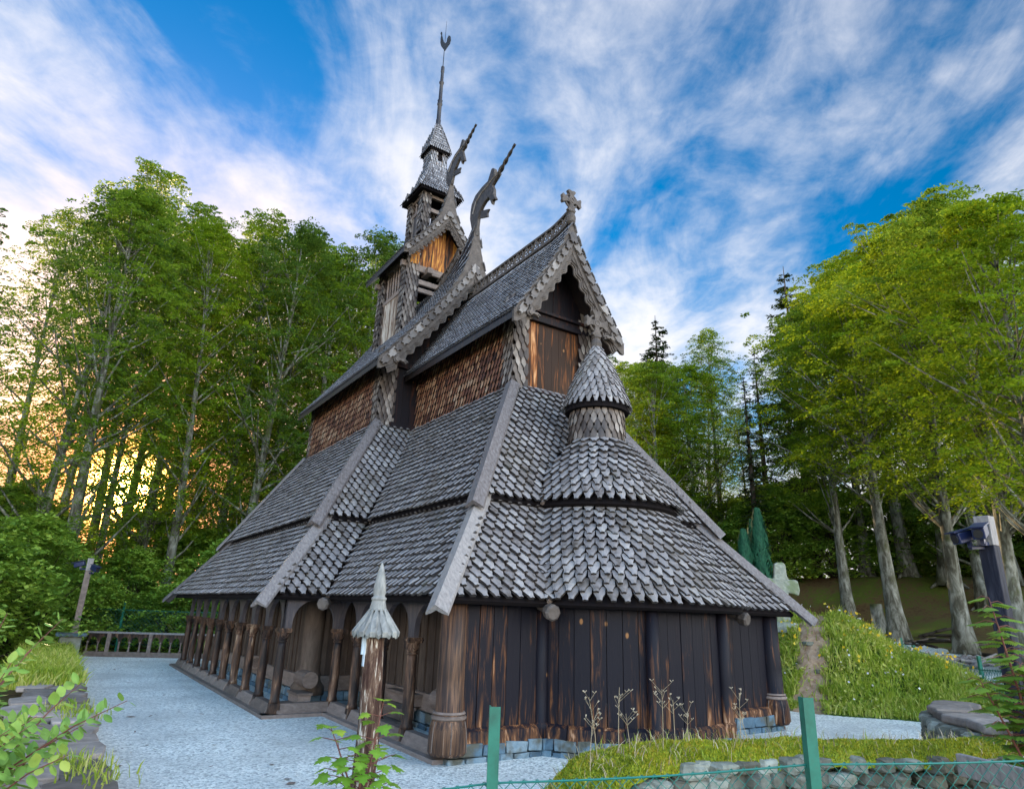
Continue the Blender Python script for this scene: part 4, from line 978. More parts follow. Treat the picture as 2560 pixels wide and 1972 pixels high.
# gravel court with a wavering right-hand edge
def court():
    out = [(-9.8, -5.2), (3.0, -5.8), (6.5, -3.6), (12.5, -3.4), (15.5, -2.2), (15.2, .0), (11.0, 2.0), (9.6, 5), (10.5, 9), (10.8, 26.8), (-9.9, 26.8)]
    m = MB(); m.add([(x, y, .004) for x, y in out], [tuple(range(len(out)))], .5); o = m.build('gravel_court', M_GRAVEL); o['kind'] = 'structure'
court()
M_PATH = M_GRAVEL
def path_strip():
    c = [(12.0, -4.2), (14.2, -2.2), (17.0, 1.2), (19.8, 4.6), (22.6, 8.6)]; wd = [1.6, 1.7, 1.5, .9, .55]; vs = []; n = 60
    for i in range(n+1):
        t = i/n*(len(c)-1); k = min(int(t), len(c)-2); f = t-k; p = Vector(c[k]).lerp(Vector(c[k+1]), f); w_ = wd[k]+(wd[k+1]-wd[k])*f
        d = (Vector(c[k+1])-Vector(c[k])).normalized(); nn = Vector((-d.y, d.x))
        for s in (-1, -.5, 0, .5, 1):
            q = p+nn*w_*s*(1+.12*sin(i*1.3+s)); vs.append((q.x, q.y, base_h(q.x, q.y)+.06-.05*abs(s)))
    fs = [(i*5+k, i*5+k+1, i*5+k+6, i*5+k+5) for i in range(n) for k in range(4)]
    m = MB(); m.add(vs, fs, .5); o = m.build('gravel_path', M_PATH, smooth=True); o['kind'] = 'structure'
path_strip()
def mound_h(x, y):
    h = hill_h(x, y); return h+(.07*noise2(x*1.5, y*1.5)+.06*noise2(x*3.7+2, y*3.3))*min(h*2, 1) if h > .015 else -.12
mound = grid_sheet('grassy_mound', 7.5, 19, -5.5, 13, 110, 170, mound_h, M_MOUND)

# ---------------------------------------------------------------- foliage materials
def m_leaf(name, stops, trans=.45, tcol=(.30, .42, .04), clump=.35):
    m = mat(name); nt = m.node_tree; N = nt.nodes; L = nt.links; b = N['Principled BSDF']; out = N['Material Output']
    at = N.new('ShaderNodeAttribute'); at.attribute_name = 'rnd'; tc = N.new('ShaderNodeTexCoord'); ns = N.new('ShaderNodeTexNoise'); ns.inputs['Scale'].default_value = clump; ns.inputs['Detail'].default_value = 2
    L.new(tc.outputs['Object'], ns.inputs['Vector']); ad = N.new('ShaderNodeMath'); ad.operation = 'MULTIPLY_ADD'; L.new(at.outputs['Fac'], ad.inputs[0]); ad.inputs[1].default_value = .55
    ml = N.new('ShaderNodeMath'); ml.operation = 'MULTIPLY'; L.new(ns.outputs['Fac'], ml.inputs[0]); ml.inputs[1].default_value = .65; L.new(ml.outputs[0], ad.inputs[2])
    rp = N.new('ShaderNodeValToRGB'); e = rp.color_ramp.elements
    while len(e) < len(stops): e.new(.5)
    for i, (p, c) in enumerate(stops): e[i].position = p; e[i].color = (*c, 1)
    L.new(ad.outputs[0], rp.inputs[0]); L.new(rp.outputs[0], b.inputs['Base Color']); b.inputs['Roughness'].default_value = .5; b.inputs['Specular IOR Level'].default_value = .35
    tr = N.new('ShaderNodeBsdfTranslucent'); mc = N.new('ShaderNodeMixRGB'); mc.blend_type = 'MIX'; mc.inputs[0].default_value = .6; L.new(rp.outputs[0], mc.inputs[1]); mc.inputs[2].default_value = (*tcol, 1); L.new(mc.outputs[0], tr.inputs[0])
    mx = N.new('ShaderNodeMixShader'); mx.inputs[0].default_value = trans; L.new(b.outputs[0], mx.inputs[1]); L.new(tr.outputs[0], mx.inputs[2]); L.new(mx.outputs[0], out.inputs[0])
    return m
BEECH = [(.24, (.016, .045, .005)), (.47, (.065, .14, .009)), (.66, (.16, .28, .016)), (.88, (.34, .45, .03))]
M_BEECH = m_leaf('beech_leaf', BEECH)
M_BEECHD = m_leaf('dark_beech_leaf', [(.22, (.012, .035, .010)), (.48, (.035, .085, .016)), (.7, (.075, .15, .022)), (.92, (.17, .27, .04))], .4, (.22, .34, .04))  # darker, bluer leaf tint, for a mix of species
M_BEECHY = m_leaf('yellow_green_beech_leaf', [(.26, (.016, .045, .004)), (.47, (.065, .15, .007)), (.64, (.15, .27, .010)), (.86, (.33, .44, .025))], .45, (.38, .48, .02))  # yellower leaf tint than the plain beech
M_BUSH = m_leaf('bush_leaf', [(.2, (.03, .08, .015)), (.45, (.12, .24, .03)), (.68, (.25, .40, .05)), (.9, (.42, .54, .09))], .35)
M_CONIF = m_leaf('spruce_needle', [(.15, (.012, .03, .012)), (.5, (.03, .06, .02)), (.9, (.07, .11, .03))], .15, (.1, .16, .03))
M_CYP = m_leaf('cypress_scale_leaf', [(.15, (.008, .05, .03)), (.5, (.02, .11, .065)), (.9, (.05, .2, .11))], .15, (.05, .2, .08), 2)
M_GRASS = m_leaf('grass_blade', [(.12, (.08, .14, .012)), (.36, (.17, .27, .02)), (.62, (.33, .43, .04)), (.9, (.62, .58, .2))], .4, (.4, .5, .05), .6)
M_DRY = m_leaf('dry_stem', [(.2, (.2, .15, .08)), (.6, (.42, .34, .22)), (.9, (.62, .55, .42))], .2, (.5, .4, .25))
M_MOSS = m_leaf('moss', [(.2, (.05, .09, .008)), (.45, (.17, .25, .012)), (.7, (.36, .40, .02)), (.92, (.52, .36, .05))], .25, (.5, .45, .05), 1.5)
def m_bark():
    g = G('beech_bark', .8, .25); v = g.coords((1, 1, .35)); n = g.noise(v, 3.2, 7, .65, .5); n2 = g.noise(g.coords((1, 1, .6)), 1.1, 3)
    c = g.ramp(n, [(.3, (.03, .026, .018)), (.45, (.09, .09, .07)), (.62, (.27, .28, .25)), (.85, (.5, .5, .46))]); c = g.mix(g.rampf(n2, .55, .66), c, (.07, .08, .03))
    g.color(c); g.bump(n, .6, .04); return g.m
M_BARK = m_bark()
M_BARKD = m_wood('dark_bark', [(0, (.02, .017, .013)), (.5, (.055, .045, .035)), (1, (.12, .10, .08))], (2, 2, .6), .9, .1, .8)

def leaf_quads(C, U, Vv):
    """rhombic leaves: C centre, U half length, V half width"""
    q = np.empty((len(C), 4, 3), dtype=np.float32); q[:, 0] = C-U; q[:, 1] = C+Vv-U*.1; q[:, 2] = C+U; q[:, 3] = C-Vv-U*.1; return q.reshape(-1, 3)
def rand_dirs(n): v = nr.normal(size=(n, 3)); return v/np.linalg.norm(v, axis=1)[:, None]
def sprays(cent, rad, per, ls, flat=.11, tilt=.45, droop=.25, outc=None):
    """flattened leaf sprays around cluster centres"""
    K = len(cent); c = np.repeat(cent, per, axis=0); R = np.repeat(rad, per)[:, None]; n = K*per
    a = nr.uniform(0, 2*pi, n); rr = np.sqrt(nr.uniform(0, 1, n)); d = np.stack([np.cos(a)*rr, np.sin(a)*rr, nr.normal(0, flat, n)], 1)
    d[:, 2] -= droop*rr**2
    tl = np.repeat(nr.normal(0, .22, (K, 2)), per, axis=0); d[:, 2] += d[:, 0]*tl[:, 0]+d[:, 1]*tl[:, 1]
    if outc is not None:       # sprays slope down away from the trunk
        o = c[:, :2]-outc; o /= (np.linalg.norm(o, axis=1)[:, None]+1e-6); d[:, 2] -= (d[:, 0]*o[:, 0]+d[:, 1]*o[:, 1])*.28
    C = c+d*R
    N_ = np.stack([nr.normal(0, tilt, n), nr.normal(0, tilt, n), np.ones(n)], 1); N_ /= np.linalg.norm(N_, axis=1)[:, None]
    A = rand_dirs(n); U = np.cross(N_, A); U /= np.linalg.norm(U, axis=1)[:, None]; Vv = np.cross(N_, U); s = nr.uniform(.7, 1.3, n)[:, None]*ls
    kr = np.repeat(nr.uniform(0, 1, K), per); return leaf_quads(C, U*s, Vv*s*.58), np.clip(kr*.6+nr.uniform(0, .4, n), 0, 1)

def tree_proto(h, cr, cb, K, per, ls, seed, mleaf, mbark, lean=.5, tr=.42, split=False, top=.5):
    """returns (trunk mesh object, crown mesh object) built about the origin"""
    global nr
    nr = np.random.default_rng(seed); rg = random.Random(seed)
    n = 14; tp = []; ph = rg.uniform(0, 6)
    for i in range(n+1):
        t = i/n; tp.append((lean*sin(t*2.2+ph)*t, lean*cos(t*1.7+ph)*t, h*.94*t))
    def trunk_at(z): 
        t = min(max(z/(h*.94), 0), 1); return np.array([lean*sin(t*2.2+ph)*t, lean*cos(t*1.7+ph)*t])
    m = MB(); rad = [tr*((1-.93*(i/n)**.9)+.55*exp(-i*1.6)) for i in range(n+1)]; m.tube(tp, rad, 10, True, .5)
    # root flare
    for k in range(5):
        a = k*1.26+ph; m.tube([(0+.1*cos(a), .1*sin(a), tr*1.6), (tr*1.15*cos(a), tr*1.15*sin(a), tr*.35), (tr*2.2*cos(a), tr*2.2*sin(a), -.15)], [tr*.5, tr*.36, tr*.12], 6, True, .5)
    # cluster centres inside an uneven crown
    nb = 9; lob = [(rg.uniform(0, 2*pi), rg.uniform(.1, .95), rg.uniform(.5, 1.0)) for _ in range(nb)]
    cent = []; rad_c = []
    while len(cent) < K:
        t = rg.random()**.85; z = cb+(h-cb)*t; env = (sin(pi*min(t*.82+.14, 1)))**.75
        a = rg.uniform(0, 2*pi); e = cr*env*(1+.27*sin(3*a+5*t*6+ph)+.20*sin(5*a+ph*2+t*17)); r = e*(rg.random()**.42); out_ = rg.random() < .16; r = e*rg.uniform(1.0, 1.22) if out_ else r
        gap = sin(a*2+z*.55+ph)*cos(z*.9+a*3+ph*2)
        if gap < -.38 and rg.random() < .75: continue
        q = trunk_at(z); cent.append((q[0]+r*cos(a), q[1]+r*sin(a), z)); rad_c.append((rg.uniform(.3, .55) if out_ else rg.uniform(.5, .95))*(1.15-.45*t)*(cr/5))
    cent = np.array(cent); rad_c = np.array(rad_c)
    V_, R_ = sprays(cent, rad_c, per, ls, outc=np.array([0., 0.]))
    # limbs
    for i in range(0, K, max(1, K//46)):
        c = cent[i]; z0 = max(cb*.75, c[2]-rg.uniform(2, 5.5)*(cr/5)); q = trunk_at(z0); mid = (q[0]*.45+c[0]*.55, q[1]*.45+c[1]*.55, z0*.45+c[2]*.55-.2)
        r0 = tr*.26*(1.1-z0/h)+.02; m.tube([(q[0], q[1], z0), mid, tuple(c)], [r0, r0*.6, r0*.2], 5, False, .5)
    t_o = m.build('trunk', mbark, None, True); c_o = fast_mesh('crown', V_, 4, mleaf, None, R_)
    COL.objects.unlink(t_o); COL.objects.unlink(c_o); return t_o, c_o
def conifer_proto(h, r, K, seed, mleaf, sparse=1.0, droop=.35, cb=.12):
    global nr
    nr = np.random.default_rng(seed); rg = random.Random(seed); m = MB(); m.tube([(0, 0, -.1), (.05, 0, h*.4), (0, .05, h)], [h*.016, h*.011, .02], 8, True, .5)
    V_ = []; R_ = []; z = h*cb
    while z < h*.985:
        t = z/h; rr = r*(1-t)**.68*rg.uniform(.75, 1.1)+.12; nb = rg.randint(4, 6)
        for k in range(nb):
            a = rg.uniform(0, 2*pi); L_ = rr*rg.uniform(.7, 1.1); up_ = .25*(t-.3)
            pts = [(cos(a)*L_*s, sin(a)*L_*s, z+L_*(up_*s-droop*s*s+.25*s**3)) for s in (0, .35, .7, 1)]
            m.tube(pts, [.035, .025, .015, .006], 4, False, .5)
            ns = max(6, int(26*L_*sparse)); s = nr.uniform(.12, 1, ns)
            C = np.stack([np.cos(a)*L_*s, np.sin(a)*L_*s, z+L_*(up_*s-droop*s*s+.25*s**3)], 1)
            side = nr.choice([-1, 1], ns); D = np.stack([np.cos(a+side*.9), np.sin(a+side*.9), nr.normal(-.35, .25, ns)], 1); ln = (.16+.30*(1-s))*L_*.55+.1
            U = D*ln[:, None]*.6; Vv = np.stack([-D[:, 1], D[:, 0], nr.normal(0, .3, ns)], 1)*.06
            V_.append(leaf_quads(C+U, U, Vv)); R_.append(nr.uniform(0, 1, ns))
        z += h*.018*rg.uniform(.8, 1.3)
    t_o = m.build('trunk', M_BARKD, None, True); c_o = fast_mesh('crown', np.concatenate(V_), 4, mleaf, None, np.concatenate(R_))
    COL.objects.unlink(t_o); COL.objects.unlink(c_o); return t_o, c_o

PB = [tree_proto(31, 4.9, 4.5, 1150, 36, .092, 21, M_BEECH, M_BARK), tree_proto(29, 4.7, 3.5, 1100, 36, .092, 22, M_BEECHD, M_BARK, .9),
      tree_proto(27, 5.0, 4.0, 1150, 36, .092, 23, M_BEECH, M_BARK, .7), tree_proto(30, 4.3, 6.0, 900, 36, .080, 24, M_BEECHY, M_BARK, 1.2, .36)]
PH = tree_proto(31, 4.6, 12.5, 700, 36, .092, 25, M_BEECH, M_BARK, .8, .34)
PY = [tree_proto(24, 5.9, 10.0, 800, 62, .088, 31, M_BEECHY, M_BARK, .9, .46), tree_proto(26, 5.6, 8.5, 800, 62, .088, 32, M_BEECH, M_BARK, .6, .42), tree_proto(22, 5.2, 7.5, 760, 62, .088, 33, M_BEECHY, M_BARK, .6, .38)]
PC = [conifer_proto(24, 4.8, 0, 41, M_CONIF), conifer_proto(22, 3.8, 0, 42, M_CONIF, .45, .15), conifer_proto(26, 2.4, 0, 43, M_CONIF, .6, .45)]

def plant(proto, x, y, s, rot, label, cat, group=None, name='beech_tree', z=None, sz=None):
    z = (ground_h(x, y)-.05) if z is None else z
    r = empty(name, (x, y, z), label, cat, group, rot); r.scale = (s, s, sz or s)
    for p in proto:
        c = p.copy(); COL.objects.link(c); c.parent = r; c.name = p.name.split('.')[0]
    return r
def ordn(i): return ['first', 'second', 'third', 'fourth', 'fifth', 'sixth', 'seventh', 'eighth', 'ninth', 'tenth', 'eleventh', 'twelfth', 'thirteenth', 'fourteenth'][i]
# left woodland: (x, y, proto, scale)  front row, heights follow the skyline of the photograph
front = [(-12.1, 32.8, 1, .94), (-10.5, 31.8, 2, .98), (-8.9, 35.8, 0, .83), (-6.7, 38.7, 0, .97), (-5.3, 34.5, 3, .92), (-2.4, 38.1, 3, 1.02), (-1.2, 34.8, 1, 1.01), (1.2, 38.4, 2, 1.15), (3.2, 35.8, 0, .95), (5.8, 37.0, 1, 1.09), (8.3, 37.2, 2, 1.09), (10.5, 38.4, 3, 1.02)]
for i, (x, y, k, s) in enumerate(front):
    plant(PH if i == 2 else PB[k], x, y, s, i*1.9, 'tall slender beech behind the wooden railing, %s from the left along the wood edge' % ordn(i), 'tree', 'beeches of the left wood edge')
plant(PB[1], -16.7, 19.3, .62, 2.2, 'broad beech just inside the left edge, nearest of the left wood', 'tree', 'beeches of the left wood edge')
back = [(-14.4, 43.7, 3, .99), (-11.3, 44.8, 1, 1.10), (-9.2, 46.8, 2, 1.2), (-7.2, 47.7, 0, 1.08), (-4.8, 48.5, 1, 1.15), (-2.7, 46.2, 2, 1.2), (.1, 47.8, 3, 1.18), (2.5, 47.3, 1, 1.2), (4.8, 46.8, 2, 1.28), (7.5, 46.0, 0, 1.08), (11.0, 46.9, 0, 1.1), (15.1, 45.2, 3, 1.1)]
for i, (x, y, k, s) in enumerate(back):
    plant(PH if i in (1, 2) else PB[k], x, y, s, i*2.3+1, 'thin beech deep in the left wood, mostly hidden behind the wood edge trees', 'tree', 'beeches deep in the left wood')
# right-hand trees: near beeches with pale trunks
near = [(21.2, 5.3, 0, .77, 'large beech with pale scarred flaring trunk beside the stump and path'), (19.5, 1.9, 2, .85, 'slim pale beech between the flaring beech and the dark camera post'),
        (17.3, -.8, 1, .72, 'pale beech right behind the dark camera post at the right edge'), (24.6, 9.5, 1, .73, 'bright green beech standing behind the stone cross, left of the flaring beech'),
        (14.9, -2.9, 2, .76, 'leafy yellow green beech leaning in at the right edge of the view')]
for i, (x, y, k, s, lab) in enumerate(near): plant(PY[k], x, y, s, i*2.1+.4, lab, 'tree', 'beeches right of the church')
mid = [(30.4, 11.4, 1, .79), (30.5, 9.1, 0, .89), (29.5, 6.5, 0, .91), (28.2, 4.4, 1, .79), (30.5, 3.9, 2, .85), (35.6, 16.5, 0, .71), (40.0, 12.4, 3, .90), (39.6, 8.1, 0, .91), (31.0, 2.7, 0, .71)]
for i, (x, y, k, s) in enumerate(mid):
    plant((PY[k] if i < 3 else PB[k]), x, y, s, i*1.7, 'dark trunked beech on the bank behind the path, %s from its near end' % ordn(i), 'tree', 'beeches on the right bank')
gap = [(21.4, 23.0, 0, .70), (20.9, 19.3, 1, .63), (25.4, 20.3, 2, .73), (28.1, 20.2, 0, .62), (29.9, 30.1, 0, .62), (33.4, 29.4, 1, .69), (36.8, 28.5, 2, .73), (32.3, 21.4, 3, .45), (25.5, 31.5, 1, .74), (25.9, 36.3, 0, .80)]
for i, (x, y, k, s) in enumerate(gap):
    plant((PY[k] if k < 3 and i < 3 else PB[k]), x, y, s, i*2.9+.5, 'mid height green beech in the gap right of the church tower, %s in depth' % ordn(i), 'tree', 'beeches right of the apse tower')
plant(PC[0], 25.4, 23.3, .89, .3, 'dark feathery spruce with pointed top behind the right side of the church', 'tree', None, 'spruce_tree')
plant(PC[1], 31.6, 18.8, .80, 1.3, 'thin sparse larch standing in the sky gap left of the right wood', 'tree', None, 'larch_tree')
plant(PC[0], 31.4, 15.4, .98, 2.1, 'tall dark spruce with shelved branches rising beside the right wood', 'tree', None, 'spruce_tree')
plant(PC[2], 25.5, 15.5, .55, .6, 'short dark spruce with drooping branches behind the stone cross', 'tree', None, 'spruce_tree')

# understorey bushes
def bush_proto(r, h, K, per, ls, seed, mleaf):
    global nr
    nr = np.random.default_rng(seed); rg = random.Random(seed); cent = []; rc = []; m = MB()
    for i in range(K):
        a = rg.uniform(0, 2*pi); q = rg.random()**.5; z = h*rg.random()**.8; e = r*(sin(pi*min(.25+.75*z/h, 1))**.6+.15)*(1+.2*sin(3*a+seed)); cent.append((q*e*cos(a), q*e*sin(a), z+.15)); rc.append(rg.uniform(.35, .75)*r/2.2)
    cent = np.array(cent)
    for i in range(0, K, max(1, K//22)):
        c = cent[i]; m.tube([(c[0]*.08, c[1]*.08, -.1), (c[0]*.5, c[1]*.5, c[2]*.6), tuple(c)], [.06, .035, .01], 5, False, .5)
    V_, R_ = sprays(cent, np.array(rc), per, ls, outc=np.array([0., 0.]))
    t_o = m.build('stem', M_BARKD, None, True); c_o = fast_mesh('foliage', V_, 4, mleaf, None, R_)
    COL.objects.unlink(t_o); COL.objects.unlink(c_o); return t_o, c_o
BU = [bush_proto(3.0, 4.6, 260, 40, .12, 51, M_BUSH), bush_proto(2.6, 6.0, 280, 40, .12, 52, M_BUSH), bush_proto(2.2, 2.4, 170, 40, .09, 53, M_BUSH)]
def bush(k, x, y, s, lab, grp, sz=None): plant(BU[k], x, y, s, x*3.1+y, lab, 'bush', grp, 'leafy_bush', None, sz)
for i, (x, y, k, s) in enumerate([(-13.2, 21.5, 0, .95), (-14.5, 17.5, 1, .75), (-11.9, 25.5, 1, .95), (-9.6, 29.6, 0, .78), (-7.4, 31.6, 1, .80), (-5.0, 29.0, 0, .72), (-2.6, 30.4, 1, .95), (.6, 31, 0, 1.0), (4.6, 31, 1, 1.0), (8.6, 30.5, 0, 1.1), (-16.5, 25, 1, 1.1), (-12.2, 30.8, 1, 1.0)]):
    bush(k, x, y, s, 'leafy bush at the foot of the left wood, %s of those around the railing' % ordn(i), 'bushes under the left wood')
for i, (x, y, k, s) in enumerate([(18.6, 15.5, 0, .9), (21.5, 16.5, 1, .8), (15.5, 19.5, 1, .9), (12.5, 23, 0, 1.1), (26.5, 17.5, 0, .9), (13, 29, 1, 1.1), (36, 8, 1, .7), (33, -3, 1, .9), (24, -5, 1, .8)]):
    bush(k, x, y, s, 'dark green bush below the right hand trees, %s counting from the stone cross' % ordn(i), 'bushes under the right wood')
for i, (x, y, k, s) in enumerate([(15.9, -3.4, 2, .6), (13.6, -5.2, 2, .8), (9.4, -4.6, 2, .6)]):
    bush(k, x, y, s, 'low bush at the right edge by the rough stone wall, %s from the path' % ordn(i), 'low bushes by the stone wall')
for i, (x, y, k, s) in enumerate([(27.5, 15.5, 1, 1.0), (30.0, 13.0, 0, 1.15), (32.5, 10.5, 1, 1.0), (34.5, 7.5, 0, 1.2), (34.8, 4.5, 1, 1.05), (34.5, 1.5, 0, 1.2), (33.5, -1.2, 1, 1.0), (38, 12, 0, 1.5), (40, 6, 0, 1.6), (40, 0, 1, 1.3), (35, 18, 1, 1.2), (30, 20, 0, 1.2), (26, 22, 1, 1.1), (22, 26, 0, 1.2)]):
    plant(BU[k], x, y, s, x*2.1+y, 'shaded undergrowth bush along the bank crest, %s from the spruces' % ordn(i), 'bush', 'undergrowth on the bank crest', 'leafy_bush')
for i, (x, y, k, s) in enumerate([(-13.5, 36, 1, 1.25), (-10.6, 37, 0, .9), (-6.3, 41, 1, 1.2), (-3.2, 37.5, 0, 1.3), (.6, 40, 1, 1.3), (3.6, 38, 0, 1.4), (-7.0, 43, 0, .9), (-12.5, 43, 1, 1.2), (7, 38, 1, 1.4)]):
    plant(BU[k], x, y, s, x*2.1+y, 'tall undergrowth bush between the trunks of the left wood, %s from the left' % ordn(i), 'bush', 'undergrowth in the left wood', 'leafy_bush')
# earth bank in the shade behind the path
# stump
m = MB(); m.tube([(22.6, 6.9, ground_h(22.6, 6.9)-.2), (22.62, 6.9, ground_h(22.6, 6.9)+.5), (22.66, 6.95, ground_h(22.6, 6.9)+1.25)], [.42, .3, .27], 11, True, .7)
tag(m.build('tree_stump', M_BARK), 'short weathered tree stump beside the flaring beech trunk', 'stump')

# cypress: two upright dark columns
def cypress():
    global nr
    nr = np.random.default_rng(77); rg = random.Random(77); x, y = 13.4, 6.5; z = ground_h(x, y)
    e = empty('columnar_cypress', (x, y, z-.1), 'narrow blue green columnar cypress behind the stone cross', 'tree'); V_ = []; R_ = []; m = MB()
    for dx, dy, h, r in ((0, 0, 4.5, .42), (-.55, .35, 3.6, .38), (.25, .5, 4.1, .3)):
        m.tube([(dx*.5, dy*.5, 0), (dx, dy, h*.8)], [.09, .03], 6, True, .5); n = 5200
        t = nr.uniform(0, 1, n); a = nr.uniform(0, 2*pi, n); rr = r*np.sin(np.pi*np.clip(t*.75+.2, 0, 1))**.7*(1+.18*np.sin(a*5+t*30))*nr.uniform(.55, 1, n)**.5
        C = np.stack([dx+rr*np.cos(a), dy+rr*np.sin(a), t*h+.1], 1); U = np.stack([np.cos(a)*.3, np.sin(a)*.3, np.ones(n)], 1)*.075*nr.uniform(.7, 1.3, n)[:, None]; Vv = np.stack([-np.sin(a), np.cos(a), 0*a], 1)*.035
        V_.append(leaf_quads(C, U, Vv)); R_.append(nr.uniform(0, 1, n))
    m.build('stem', M_BARKD, e); fast_mesh('foliage', np.concatenate(V_), 4, M_CYP, e, np.concatenate(R_))
cypress()

# stone cross on the mound
def stone_cross():
    x, y = 11.35, 4.25; z = mound_h(x, y)-.1; d = Vector((.7, -.71, 0)); nn = Vector((-.71, -.7, 0)); m = MB()
    o = [(-.26, 0), (-.22, .55), (-.20, 1.12), (-.30, 1.20), (-.62, 1.22), (-.76, 1.30), (-.70, 1.62), (-.58, 1.72), (-.24, 1.66), (-.20, 1.78), (-.17, 2.16), (-.08, 2.22), (.12, 2.22), (.20, 2.14), (.22, 1.74), (.27, 1.64), (.48, 1.64), (.56, 1.58), (.60, 1.30), (.54, 1.10), (.40, 1.16), (.22, 1.20), (.19, .9), (.20, .4), (.24, 0)]
    m.extrude([(u*1.06, v*1.05) for u, v in o], (x, y, z), d, (0, 0, 1), nn, .30, .5)
    c = tag(clean_normals(m.build('stone_cross', M_CROSS, bevel=.035)), 'rough lichened grey stone cross on the grassy mound', 'cross')
    m = MB(); m.lathe((x, y, z), [(.62, -.1), (.6, .10), (.5, .22), (.3, .25)], 10, .4); m.build('base_stone', M_CROSS, c)
stone_cross()

# ---------------------------------------------------------------- walls and fences of the court
def boulder(mb, c, sx, sy, sz, seed=None):
    r_ = rng.random(); n1_, n2_ = 7, 9; vs = []; a_ = rng.uniform(0, 6); ph = [rng.uniform(.82, 1.12) for _ in range(80)]; ca, sa = cos(a_), sin(a_)
    for i in range(n1_+1):
        th = pi*i/n1_
        for j in range(n2_):
            p_ = 2*pi*j/n2_; k = ph[(i*n2_+j) % 80] if 0 < i < n1_ else 1
            q = lambda v: math.copysign(abs(v)**.55, v)
            X, Y, Z = sx*q(sin(th)*cos(p_))*k, sy*q(sin(th)*sin(p_))*k, sz*q(cos(th))*min(k, 1.03); vs.append((c[0]+X, c[1]+Y, c[2]+Z))
    fs = [(i*n2_+j, i*n2_+(j+1) % n2_, (i+1)*n2_+(j+1) % n2_, (i+1)*n2_+j) for i in range(n1_) for j in range(n2_)]
    mb.add(vs, fs, r_)
def slate(mb, cx_, cy_, z, w, l, th, rot):
    n = rng.randint(5, 7); pts = []
    for i in range(n):
        a = 2*pi*(i+rng.uniform(-.2, .2))/n; k = rng.uniform(.85, 1.08); u, v = w/2*k*math.copysign(abs(cos(a))**.6, cos(a)), l/2*k*math.copysign(abs(sin(a))**.6, sin(a)); pts.append((cx_+u*cos(rot)-v*sin(rot), cy_+u*sin(rot)+v*cos(rot)))
    r_ = rng.random(); tl = rng.uniform(-.04, .04)
    vs = [(x, y, z-th) for x, y in pts]+[(x, y, z+tl*(x-cx_)) for x, y in pts]; mb.add(vs, [tuple(range(n))[::-1], tuple(range(n, 2*n))]+[(i, (i+1) % n, (i+1) % n+n, i+n) for i in range(n)], r_)
# left dry-stone wall along the court
lw = empty('dry_stone_wall', (-10.2, 3, 0), 'low dry stone wall with flat slate capping along the left of the gravel court', 'wall')
mb = MB(); y = -3.4
while y < 20.5:
    for row in range(4):
        for xx in (-9.98, -10.75): boulder(mb, (xx+rng.uniform(-.04, .04), y+rng.uniform(-.1, .1), .06+row*.13), rng.uniform(.12, .17), rng.uniform(.2, .32), .085)
    y += .48
o = mb.build('stone_course', M_SLATE, lw); o.matrix_parent_inverse = Matrix.Translation((10.2, -3, 0))
mb = MB(); y = -3.5
while y < 9.5:
    l = rng.uniform(.7, 1.35); x = -9.82
    for k in range(rng.choice((1, 2))+1):
        w = rng.uniform(.5, .8); slate(mb, x-w/2+.03, y+l/2+rng.uniform(-.1, .1), .60+rng.uniform(-.015, .03), w*1.08, l*1.04, .10, rng.uniform(-.15, .15)); x -= w*.92
        if x < -10.9: break
    y += l*.93
o = mb.build('capping_slab', M_SLATE, lw, bevel=.02); o.matrix_parent_inverse = Matrix.Translation((10.2, -3, 0))

# grass blades: generic scatter
def blades(name, pts, hgt, wid, m_, label=None, lean=.5, kind='stuff', parent=None, zbase=None, seed=5):
    g = np.random.default_rng(seed); P = np.asarray(pts, dtype=np.float64); n = len(P); a = g.uniform(0, 2*pi, n); h = hgt*g.uniform(.5, 1.35, n); w = wid*g.uniform(.6, 1.3, n); ln = lean*g.uniform(.1, 1, n)*h
    b = g.uniform(0, 2*pi, n); D = np.stack([np.cos(a), np.sin(a), 0*a], 1); Ld = np.stack([np.cos(b), np.sin(b), 0*b], 1)
    B0 = P-D*w[:, None]/2; B1 = P+D*w[:, None]/2; Mp = P+Ld*(ln*.35)[:, None]+np.array([0, 0, 1])*(h*.6)[:, None]; T = P+Ld*ln[:, None]+np.array([0, 0, 1])*h[:, None]*np.where(g.random(n) < .2, .6, .95)[:, None]
    q = np.empty((n, 4, 3)); q[:, 0] = B0; q[:, 1] = B1; q[:, 2] = Mp+D*w[:, None]*.38; q[:, 3] = Mp-D*w[:, None]*.38
    t = np.empty((n, 4, 3)); t[:, 0] = q[:, 3]; t[:, 1] = q[:, 2]; t[:, 2] = T+D*w[:, None]*.05; t[:, 3] = T-D*w[:, None]*.05
    o = fast_mesh(name, np.concatenate([q, t]).reshape(-1, 3), 4, m_, parent, np.tile(g.uniform(0, 1, n), 2))
    if kind: o['kind'] = kind
    if label: tag(o, label, 'grass')
    return o
def track(x, y): return abs(y-.50*x+2.55+0.0)      # distance to the bare track (object coords of the soil)
g_ = np.random.default_rng(3); pts = []
while len(pts) < 52000:
    x, y = g_.uniform(8, 18.5), g_.uniform(-4.5, 12.5); hh = mound_h(x, y)
    if hh < .03: continue
    tk = abs(y-.50*x+2.55)+.5*.5
    if tk < .68+.30*noise2(x*1.9, y*1.9)+.12*sin(x*9+y*5) and g_.random() < .95: continue
    if noise2(x*.8, y*.8) < -.35 and g_.random() < .4: continue
    pts.append((x, y, hh-.02))
HG = np.array([.15+.22*(.5+noise2(p[0]*2.1+5, p[1]*1.7)) for p in pts]); HG = np.clip(HG, .10, .42)
blades('mound_grass', pts, HG, .036, M_GRASS, 'thick bright green grass covering the mound right of the church', .7)
